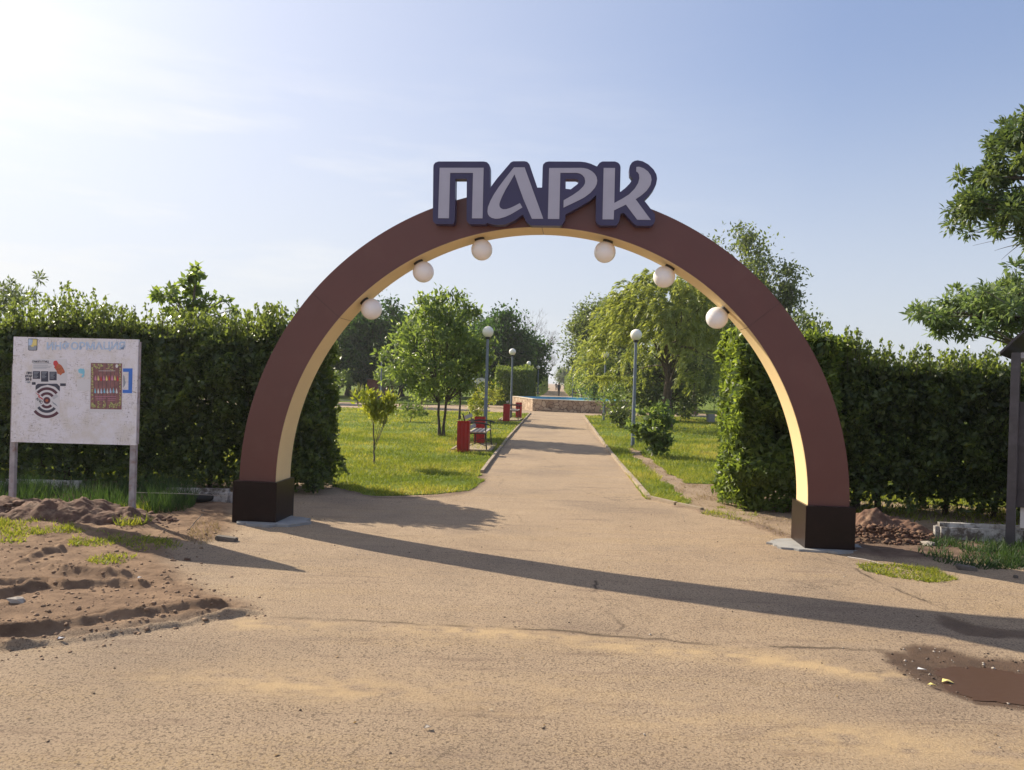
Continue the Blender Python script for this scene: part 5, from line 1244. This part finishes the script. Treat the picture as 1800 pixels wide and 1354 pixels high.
# ------------------------------------------------------------------ background things
wb = Vector((atd(841, 690, 58).x, 58, 0)); e = empty('white_board', wb, 0, 'pale blank board on legs by the dark trees, left of the first lamp pole', 'board')
mb = MB(); mb.box((0, 0, 1.42), (.95, .04, .9)); mb.build('panel', M['chair_white'], e)
for x in (-.4, .4): mb = MB(); mb.box((x, .04, .5), (.05, .04, 1.1)); mb.build('post', M['pole'], e)
sh = Vector((atd(663, 690, 57).x, 57, 0)); e = empty('shed', sh, 0, 'small red-brown shed under the dark trees, beside the lone lamp post', 'shed')
mb = MB(); mb.box((0, .6, .75), (1.5, 1.2, 1.5)); mb.build('wall', M['brick_red'], e); mb = MB(); mb.box((0, .6, 1.53), (1.7, 1.4, .06)); mb.build('roof', M['roof_dark'], e); mb = MB(); mb.box((.3, -.01, .6), (.5, .03, 1.2)); mb.build('door', M['wood_dark'], e)
kerb_run('path_kerb', [T(470, 711), T(648, 714)], .1, .08, M['concrete'], 'pale kerb line crossing the left lawn near the spiky plant', 3)
kerb_run('path_kerb', [T(480, 703), T(640, 706)], .1, .08, M['concrete'], 'farther pale kerb line crossing the back of the left lawn', 3)
kerb_run('path_kerb', [T(690, 718), T(862, 724)], .1, .08, M['concrete'], 'pale kerb line behind the ash tree, reaching the fountain square', 3)
kerb_run('path_kerb', [T(1200, 733), T(1262, 735)], .12, .1, M['concrete'], 'pale kerb line crossing the right lawn behind the willow', 3)
hw = [T(1255, 743)]
mb = MB(); mb.box((0, 0, .2), (.35, .2, .4)); e = empty('concrete_block', T(1249, 743), .2, 'small pale concrete block on the right lawn by the hedge', 'block'); mb.build('block', M['concrete'], e, bevel=.02)

# wires
def wire(pts, lab, r=.006, sag=.3):
    a, b = pts; mb = MB(); ps_ = []
    for i in range(17):
        t = i/16; q = Vector(a).lerp(Vector(b), t); q.z -= sag*4*t*(1-t); ps_.append(q)
    mb.tube(ps_, r, 4); o = mb.build('wire', M['black']); tag(o, lab, 'wire')
lp1 = at(852, 775); lp2 = at(898, 735)
wire([(lp1.x, lp1.y, 2.72), (lp2.x, lp2.y, 2.75)], 'thin wire strung between the first and second lamp posts on the left', .004, .15)
wire([WP(76, -3.5, 5.8), WP(76, 4, 5.6)], 'upper thin wire crossing high above the far alley', .010, .15); wire([WP(84, -3.5, 5.2), WP(84, 4.5, 5.0)], 'lower thin wire crossing above the far alley', .010, .2)
wire([atd(-120, 470, 30), atd(55, 540, 30)], 'thin cable slanting down behind the hedge at the far left', .012, -.25)
up = WP(118, 3.6); e = empty('utility_pole', up, 0, 'thin grey utility pole right of the far alley', 'pole'); mb = MB(); mb.tube([(0, 0, 0), (0, 0, 6.2)], [.09, .07], 8); mb.build('shaft', M['pole'], e); mb = MB(); mb.box((0, 0, 5.9), (1.0, .07, .07)); mb.build('crossarm', M['wood_dark'], e)

# ------------------------------------------------------------------ people
def person(P, rz, joints, edges, lab, hair_c, seed=0):
    root = empty('person', P, rz, lab, 'person')
    bm = bmesh.new(); sk = bm.verts.layers.skin.verify(); vv = {}
    for nme, (co, r) in joints.items():
        v = bm.verts.new(co); v[sk].radius = (r, r); vv[nme] = v
    for a, b in edges: bm.edges.new((vv[a], vv[b]))
    vv['pelvis'][sk].use_root = True
    me = bpy.data.meshes.new('b'); bm.to_mesh(me); bm.free(); o = bpy.data.objects.new('b', me); COL.objects.link(o)
    m1 = o.modifiers.new('s', 'SKIN'); m1.use_smooth_shade = True; o.modifiers.new('u', 'SUBSURF').render_levels = 1; o.modifiers[1].levels = 1
    dg = bpy.context.evaluated_depsgraph_get(); me2 = bpy.data.meshes.new_from_object(o.evaluated_get(dg)); COL.objects.unlink(o); bpy.data.objects.remove(o)
    me2.name = 'body'; me2.materials.clear(); hz = joints['head'][0][2]
    b = link('body', me2, [M['cloth_dark'], M['skin']], root, smooth=True)
    hands = [Vector(joints[k][0]) for k in joints if k.startswith('hand')]; neck = Vector(joints['neck'][0])
    for p_ in me2.polygons:
        c = p_.center
        if c.z > neck.z+.02 or any((c-h).length < .09 for h in hands): p_.material_index = 1
    hd = Vector(joints['head'][0]); mb = MB(); mb.sphere((hd.x, hd.y+.015, hd.z+.035), .115, 14, 10, (.92, 1.0, 1.0)); mb.build('hair', M['hair'], root, smooth=True)
    return root
def stand(step=.12, arm=.1):
    J = {'pelvis': ((0, 0, .95), .13), 'waist': ((0, 0, 1.08), .125), 'chest': ((0, 0, 1.32), .15), 'neck': ((0, -.01, 1.48), .055), 'head': ((0, -.03, 1.60), .095), 'crown': ((0, -.02, 1.68), .07)}
    E_ = [('pelvis', 'waist'), ('waist', 'chest'), ('chest', 'neck'), ('neck', 'head'), ('head', 'crown')]
    for s_, k in ((-1, 'l'), (1, 'r')):
        J['sho'+k] = ((s_*.17, 0, 1.40), .06); J['elb'+k] = ((s_*.23, s_*arm*.5, 1.13), .042); J['hand'+k] = ((s_*.22, -.06+s_*arm, .88), .033)
        J['hip'+k] = ((s_*.09, 0, .88), .09); J['knee'+k] = ((s_*.10, -.03+s_*step*.4, .50), .062); J['ank'+k] = ((s_*.10, s_*step, .09), .042); J['toe'+k] = ((s_*.11, s_*step-.16, .04), .035)
        E_ += [('chest', 'sho'+k), ('sho'+k, 'elb'+k), ('elb'+k, 'hand'+k), ('pelvis', 'hip'+k), ('hip'+k, 'knee'+k), ('knee'+k, 'ank'+k), ('ank'+k, 'toe'+k)]
    return J, E_
J, E_ = stand(.14, .12); person(Vector((atd(982, 697, 95).x, 95, 0)), .3, J, E_, 'person in dark clothes standing on the far alley behind the fountain', M['hair'])
J, E_ = stand(.2, .16); person(Vector((atd(977.5, 686, 170).x, 170, 0)), 2.9, J, E_, 'smaller, farther person in dark clothes walking on the alley', M['hair'])
J = {'pelvis': ((0, 0, .55), .13), 'waist': ((0, .04, .68), .125), 'chest': ((0, .03, .92), .15), 'neck': ((0, -.01, 1.08), .055), 'head': ((0, -.04, 1.20), .095), 'crown': ((0, -.03, 1.28), .07)}
E_ = [('pelvis', 'waist'), ('waist', 'chest'), ('chest', 'neck'), ('neck', 'head'), ('head', 'crown')]
for s_, k in ((-1, 'l'), (1, 'r')):
    J['sho'+k] = ((s_*.17, .02, 1.0), .06); J['elb'+k] = ((s_*.22, -.08, .78), .042); J['hand'+k] = ((s_*.14, -.30, .68), .033)
    J['hip'+k] = ((s_*.10, -.06, .53), .09); J['knee'+k] = ((s_*.14, -.48, .52), .062); J['ank'+k] = ((s_*.13, -.80, .12), .042); J['toe'+k] = ((s_*.14, -.98, .05), .035)
    E_ += [('chest', 'sho'+k), ('sho'+k, 'elb'+k), ('elb'+k, 'hand'+k), ('pelvis', 'hip'+k), ('hip'+k, 'knee'+k), ('knee'+k, 'ank'+k), ('ank'+k, 'toe'+k)]
person(WP(96.2, 2.5), -math.pi/2+rot_w, J, E_, 'person in dark clothes sitting with stretched legs on a bench right of the far alley', M['hair'])

# ------------------------------------------------------------------ dirt, clods, rubble, weeds
def rock_mesh(seed, s=(1, 1, .7), rough=.35):
    g = np.random.default_rng(seed); bm = bmesh.new(); bmesh.ops.create_icosphere(bm, subdivisions=2 if seed % 2 else 1, radius=1)
    off = g.normal(size=3)*5
    for v in bm.verts:
        c = v.co; k = 1+rough*1.4*(float(vnoise(np.array([c.x*1.7+off[0]+9]), np.array([c.y*1.7+c.z*1.3+off[1]+9]))[0])-.5)*2+g.normal()*.13
        v.co = Vector((c.x*s[0]*k, c.y*s[1]*k, c.z*s[2]*k))
    me = bpy.data.meshes.new('rock'); bm.to_mesh(me); bm.free(); return me
rocks = [rock_mesh(i) for i in range(8)]
RV = []; RF = []
for r_ in rocks:
    RV.append(np.array([tuple(v.co) for v in r_.vertices])); RF.append(np.array([tuple(p.vertices) for p in r_.polygons]))
def rock_pile(name, label, cat, spots, mat, kind='stuff'):
    """spots: (x,y,z,size)"""
    V = []; Fc = []; b = 0
    for k, (x, y, z, s_) in enumerate(spots):
        i = k % 8; a = random.random()*6.28; ca, sa = math.cos(a), math.sin(a); v = RV[i]*s_*np.array([1, random.uniform(.6, 1), random.uniform(.6, 1)])
        v = np.stack([v[:, 0]*ca-v[:, 1]*sa+x, v[:, 0]*sa+v[:, 1]*ca+y, v[:, 2]+z], 1); V.append(v); Fc.append(RF[i]+b); b += len(v)
    me = npmesh(name, np.concatenate(V), np.concatenate(Fc)); o = link(name, me, mat); tag(o, label, cat, kind=kind); return o
def heap(cpx, cpy, rx, ry, h, n, smin, smax, back=0):
    c = at(cpx, cpy); out = []
    for i in range(n):
        a = random.random()*6.28; r = math.sqrt(random.random()); x = c.x+rx*r*math.cos(a); y = c.y+ry*r*math.sin(a)
        out.append((x, y, gz(x, y)+h*(1-r*r)*random.uniform(.5, 1.0), random.uniform(smin, smax)*random.uniform(.5, 1)))
    return out
def mound(c, rx, ry, h, name, mat, lab, seed):
    g = np.linspace(-1.1, 1.1, 110); X, Y = np.meshgrid(g, g); Rr = np.hypot(X, Y); wx = c.x+X*rx; wy = c.y+Y*ry
    Z = ground_z(wx.ravel(), wy.ravel()).reshape(X.shape)-.04+h*np.clip(1-Rr**2, 0, 1)*(.35+1.3*fbm(wx*4+seed, wy*4, 4))+.10*(fbm(wx*12, wy*12, 4)-.45)*(Rr < 1)
    k = 110; i_ = (np.arange(k-1)[:, None]*k+np.arange(k-1)[None, :]).ravel()
    me = npmesh(name, np.stack([wx.ravel(), wy.ravel(), Z.ravel()], 1), np.stack([i_, i_+1, i_+1+k, i_+k], 1)); o = link(name, me, mat, smooth=True); tag(o, lab, 'soil heap'); return o
mound(at(90, 918), 1.5, .42, .20, 'soil_heap', M['soil'], 'low ridge of red-brown soil at the foot of the notice board', 1)
mound(at(1560, 945)+an*.25, .75, .42, .24, 'soil_heap', M['soil'], 'heap of dark soil and rubble beside the right foot of the arch', 2)
sp = heap(80, 918, 1.4, .33, .13, 260, .01, .07)+heap(170, 915, .45, .2, .12, 60, .015, .08)
rock_pile('soil_clods', 'red-brown soil clods lying on the ridge at the foot of the notice board', 'soil', sp, M['soil'])
sp = heap(1555, 950, .65, .36, .16, 420, .008, .05); rock_pile('rubble', 'soil clods and stones lying on the heap beside the right foot of the arch', 'rubble', sp, M['soil'])
# loose clods over the rutted ground
sp = []
for i in range(3600):
    px, py = random.uniform(-60, 520), random.uniform(925, 1165)
    q = at(px, py)
    if poly_sd(np.array([q.x]), np.array([q.y]), dirt_poly)[0] < .02-.35*random.random()**3: continue
    s_ = .0025+.017*random.random()**5; sp.append((q.x, q.y, gz(q.x, q.y)+s_*.15, s_))
rock_pile('soil_crumbs', 'small clods scattered over the rutted soil in the left foreground', 'soil', sp, M['drysoil'])
sp = []
for i in range(900):
    q = Vector((random.uniform(-6, 6), 1.8+9*random.random(), 0)); s_ = .0025+.007*random.random()**3; sp.append((q.x, q.y, gz(q.x, q.y)+s_*.3, s_))
rock_pile('gravel', 'fine dark grit scattered over the dusty asphalt', 'gravel', sp[:820], paint('dark_grit', (.12, .085, .06), .95, .3, 20))
rock_pile('gravel', 'fine pale grit scattered over the dusty asphalt', 'gravel', sp[820:], M['stone'])
for i, (px, py, s_, lab) in enumerate(((1632, 962, .06, 'pale angular stone on the ground right of the soil heap'), (128, 912, .05, 'grey stone on the soil ridge under the notice board'), (30, 1076, .045, 'flat pale stone on the rutted soil at the left edge'), (206, 912, .065, 'round brown clod at the right end of the soil ridge'), (330, 985, .03, 'small brown stone in the notice board shadow'))):
    q = at(px, py); me = rocks[i].copy(); o = link('stone', me, M['stone'] if 'brown' not in lab else M['soil']); o.location = (q.x, q.y, gz(q.x, q.y)+s_*.35); o.scale = (s_*1.3, s_, s_*.8); tag(o, lab, 'stone')

# grit and silt round the puddle, twigs and dry leaves on the forecourt
sp = []
for i in range(700):
    q = at(random.uniform(1560, 1830), random.uniform(1140, 1245)); s_ = .002+.009*random.random()**3
    dq = poly_sd(np.array([q.x]), np.array([q.y]), wet_poly)[0]
    if dq > -.02 and dq < .22+.2*random.random() and poly_sd(np.array([q.x]), np.array([q.y]), pool_poly)[0] < .04: sp.append((q.x, q.y, gz(q.x, q.y)+s_*.3, s_))
rock_pile('gravel', 'damp grit round the rim of the puddle', 'gravel', sp[::2], paint('damp_grit', (.07, .045, .03), .7, .3, 20)); rock_pile('gravel', 'pale grit caught at the rim of the puddle', 'gravel', sp[1::2][:60], M['stone'])
n = 260; xx = rng.uniform(-5, 6, n); yy = 2+9*rng.random(n); C = np.stack([xx, yy, ground_z(xx, yy)+.004], 1); A = unit(np.stack([rng.normal(size=n), rng.normal(size=n), rng.normal(size=n)*.1], 1))
o = link('leaf_litter', leaves_mesh('leaf_litter', C, A, unit(rng.normal(size=(n, 3))*.3+np.array([0, 0, 1])), .012+.025*rng.random(n), .004+.012*rng.random(n), rng.random(n)), leafmat('dead_leaf', (.10, .06, .03), (.30, .2, .09), .1)); tag(o, 'tiny dead leaves and twigs scattered over the forecourt', 'leaf litter', kind='stuff')
# weeds
def weeds(poly, dens, L, W, mat, label, lean=.5, zoff=0, name='weeds', gate=3.0):
    x, y = scatter([Vector((p.x, p.y, 0)) for p in poly], dens); f = fbm(x*3, y*3, 3); k = rng.random(len(x)) < np.clip((f-.25)*gate+(.45 if gate < 2 else 0), 0, 1); x, y, f = x[k], y[k], f[k]
    C = np.stack([x, y, ground_z(x, y)+zoff-.005], 1); n = len(x)
    blade_object(name, C, L*(.4+rng.random(n))*(.5+f), np.full(n, W), mat, label, lean=lean)
def P_(*pts): return [at(*p) for p in pts]
weeds(P_((-80, 905), (60, 905), (250, 915), (340, 900), (340, 870), (-80, 862)), 1500, .24, .011, LF['grass_dark'], 'tall dark grass between the notice board and the hedge', .35)
weeds(P_((-80, 950), (-80, 925), (60, 925), (125, 935), (120, 950), (60, 955)), 4200, .055, .012, LF['grass'], 'bright green grass strip at the left edge below the soil ridge', .8)
weeds(P_((90, 940), (190, 945), (310, 955), (330, 965), (250, 975), (180, 960)), 3000, .05, .012, LF['grass'], 'grass patch half in the notice board shadow', .8)
weeds(P_((135, 958), (200, 960), (190, 972), (120, 972)), 3500, .045, .012, LF['grass'], 'small bright grass tuft on the rutted soil, left of the board shadow', .8)
weeds(P_((0, 955), (45, 955), (40, 972), (0, 972)), 3200, .045, .012, LF['grass'], 'small grass tuft at the left edge on the rutted soil', .8)
weeds(P_((155, 995), (220, 980), (240, 985), (215, 1000), (165, 1003)), 3500, .045, .012, LF['grass'], 'small grass tuft nearest the camera on the rutted soil', .8)
weeds(P_((195, 925), (215, 905), (260, 900), (260, 930), (210, 935)), 3500, .09, .014, LF['grass'], 'bright weeds round the foot of the right notice board post', .5)
weeds(P_((330, 950), (345, 925), (380, 925), (385, 945), (355, 960)), 1500, .07, .008, LF['dry'], 'tuft of dry straw-coloured grass near the left foot of the arch', .5)
weeds(P_((1510, 993), (1560, 993), (1640, 1000), (1680, 1018), (1640, 1024), (1570, 1015), (1515, 1002)), 11000, .05, .012, LF['grass'], 'sunlit yellow-green grass patch right of the arch, in front of the soil heap', .9, gate=1.2)
weeds(P_((1600, 975), (1650, 955), (1900, 965), (1900, 1000), (1700, 1000)), 2800, .10, .012, LF['grass_dark'], 'dark weeds at the foot of the kiosk post', .6)
weeds(P_((1235, 905), (1262, 893), (1330, 905), (1310, 920)), 3500, .055, .011, LF['grass'], 'low grass at the foot of the sunlit hedge end', .7)
weeds(P_((1400, 905), (1800, 930), (2000, 945), (2000, 900), (1500, 872), (1400, 880)), 500, .12, .014, LF['grass'], 'grass seen under the bare stems of the right hedge', .6)
weeds([v for v in bare_poly], 900, .04, .010, LF['dry'], 'dry straw and thin grass on the bare soil strip right of the walk', 1.2)
# plank and tyre pieces
def slab(P, dims, rz, mat, name, lab, cat):
    mb = MB(); mb.box((0, 0, dims[2]/2), dims); o = mb.build(name, mat, None, bevel=min(dims)*.2); o.location = (P.x, P.y, gz(P.x, P.y)-.003); o.rotation_euler = (R(3), R(4), rz); tag(o, lab, cat)
slab(at(398, 950), (.22, .07, .045), -.15, M['plank'], 'wood_block', 'dark wooden block on the ground in front of the left foot of the arch', 'wood')
slab(at(1698, 1001), (.17, .09, .04), -.3, M['plank'], 'wood_block', 'dark wooden block on the ground near the kiosk post', 'wood')
slab(at(1785, 1016), (.04, .03, .03), .4, M['plank'], 'wood_block', 'tiny dark chip on the ground at the right edge', 'wood')
def stick(a, b, r, mat, lab):
    a = Vector(a); b = Vector(b); mb = MB(); mb.tube([a, (a+b)/2+Vector((0, 0, .01)), b], [r, r*.9, r*.7], 6); o = mb.build('stick', mat); tag(o, lab, 'stick')
g0 = at(1490, 983); g1 = at(1552, 996); stick((g0.x, g0.y, .02), (g1.x, g1.y, .02), .007, M['wood_light'], 'thin pale stick on the ground right of the arch foot')
g0 = at(335, 928, .1); g1 = at(356, 905, .28); stick(g0, g1, .005, M['wood_light'], 'straw stalk leaning up near the dry grass tuft')
g0 = at(240, 866, .25); g1 = at(415, 873, .2); stick(g0, g1, .004, M['wood_light'], 'long thin dry stalk lying across the weeds beside the notice board')
# tyre
tc_ = at(345, 886); mb = MB(); ri = []
mb2 = MB(); mb2.tube([(.17*math.cos(t), .17*math.sin(t)*.8, .05) for t in [2*math.pi*i/24 for i in range(25)]], .05, 10); o = mb2.build('old_tyre', M['tyre'], smooth=True); o.location = (tc_.x, tc_.y, gz(tc_.x, tc_.y)); tag(o, 'dusty black old tyre lying by the hedge, left of the arch foot', 'tyre')
# litter in the puddle and on the ground
def flat(px, py, pts, mat, name, lab, cat, z=.008, curl=.01):
    q = at(px, py); mb = MB(); n = len(pts); zz = gz(q.x, q.y)
    mb.add([(x, y, (curl if i % 2 else 0)) for i, (x, y) in enumerate(pts)]+[(x, y, (curl if i % 2 else 0)+.002) for i, (x, y) in enumerate(pts)], [tuple(range(n))[::-1], tuple(range(n, 2*n))]+[(i, (i+1) % n, (i+1) % n+n, i+n) for i in range(n)])
    o = mb.build(name, mat); o.location = (q.x, q.y, max(zz, zmin)+z); tag(o, lab, cat)
flat(1663, 1194, [(-.03, -.01), (-.01, .02), (.03, .025), (.02, .0), (.035, -.02), (0, -.01)], M['yellow_print'], 'yellow_leaf', 'larger yellow fallen leaf floating on the puddle', 'leaf')
flat(1638, 1205, [(-.02, .01), (.0, .015), (.025, -.005), (.0, -.012)], M['yellow_print'], 'yellow_leaf', 'smaller yellow fallen leaf at the rim of the puddle', 'leaf')
flat(1623, 1177, [(-.03, .015), (-.02, .022), (.02, .0), (.012, -.01)], M['white_print'], 'cigarette_end', 'white cigarette end at the rim of the puddle', 'litter')
flat(108, 1130, [(-.02, -.006), (-.02, .006), (.02, .01), (.02, -.002)], M['white_print'], 'cigarette_end', 'white cigarette end beside the nearest rut, bottom left', 'litter')
flat(245, 1038, [(-.015, -.006), (-.015, .006), (.015, .01), (.015, -.002)], M['white_print'], 'paper_scrap', 'tiny white scrap beside the upper ruts', 'litter')
flat(752, 1283, [(-.018, -.008), (-.01, .012), (.018, .01), (.012, -.01)], M['stone'], 'paper_scrap', 'small pale scrap on the asphalt in the bottom middle', 'litter')

# ------------------------------------------------------------------ air
hm = bpy.data.materials.new('haze_air'); hm.use_nodes = True; ht = hm.node_tree; ht.nodes.clear()
ho = ht.nodes.new('ShaderNodeOutputMaterial'); hv = ht.nodes.new('ShaderNodeVolumePrincipled')
hv.inputs['Color'].default_value = (.93, .95, 1, 1); hv.inputs['Density'].default_value = .00045; hv.inputs['Anisotropy'].default_value = .3
ht.links.new(hv.outputs[0], ho.inputs['Volume'])
mb = MB(); mb.box((0, 720, 6), (1900, 1700, 15)); o = mb.build('haze', hm); tag(o, kind='stuff')
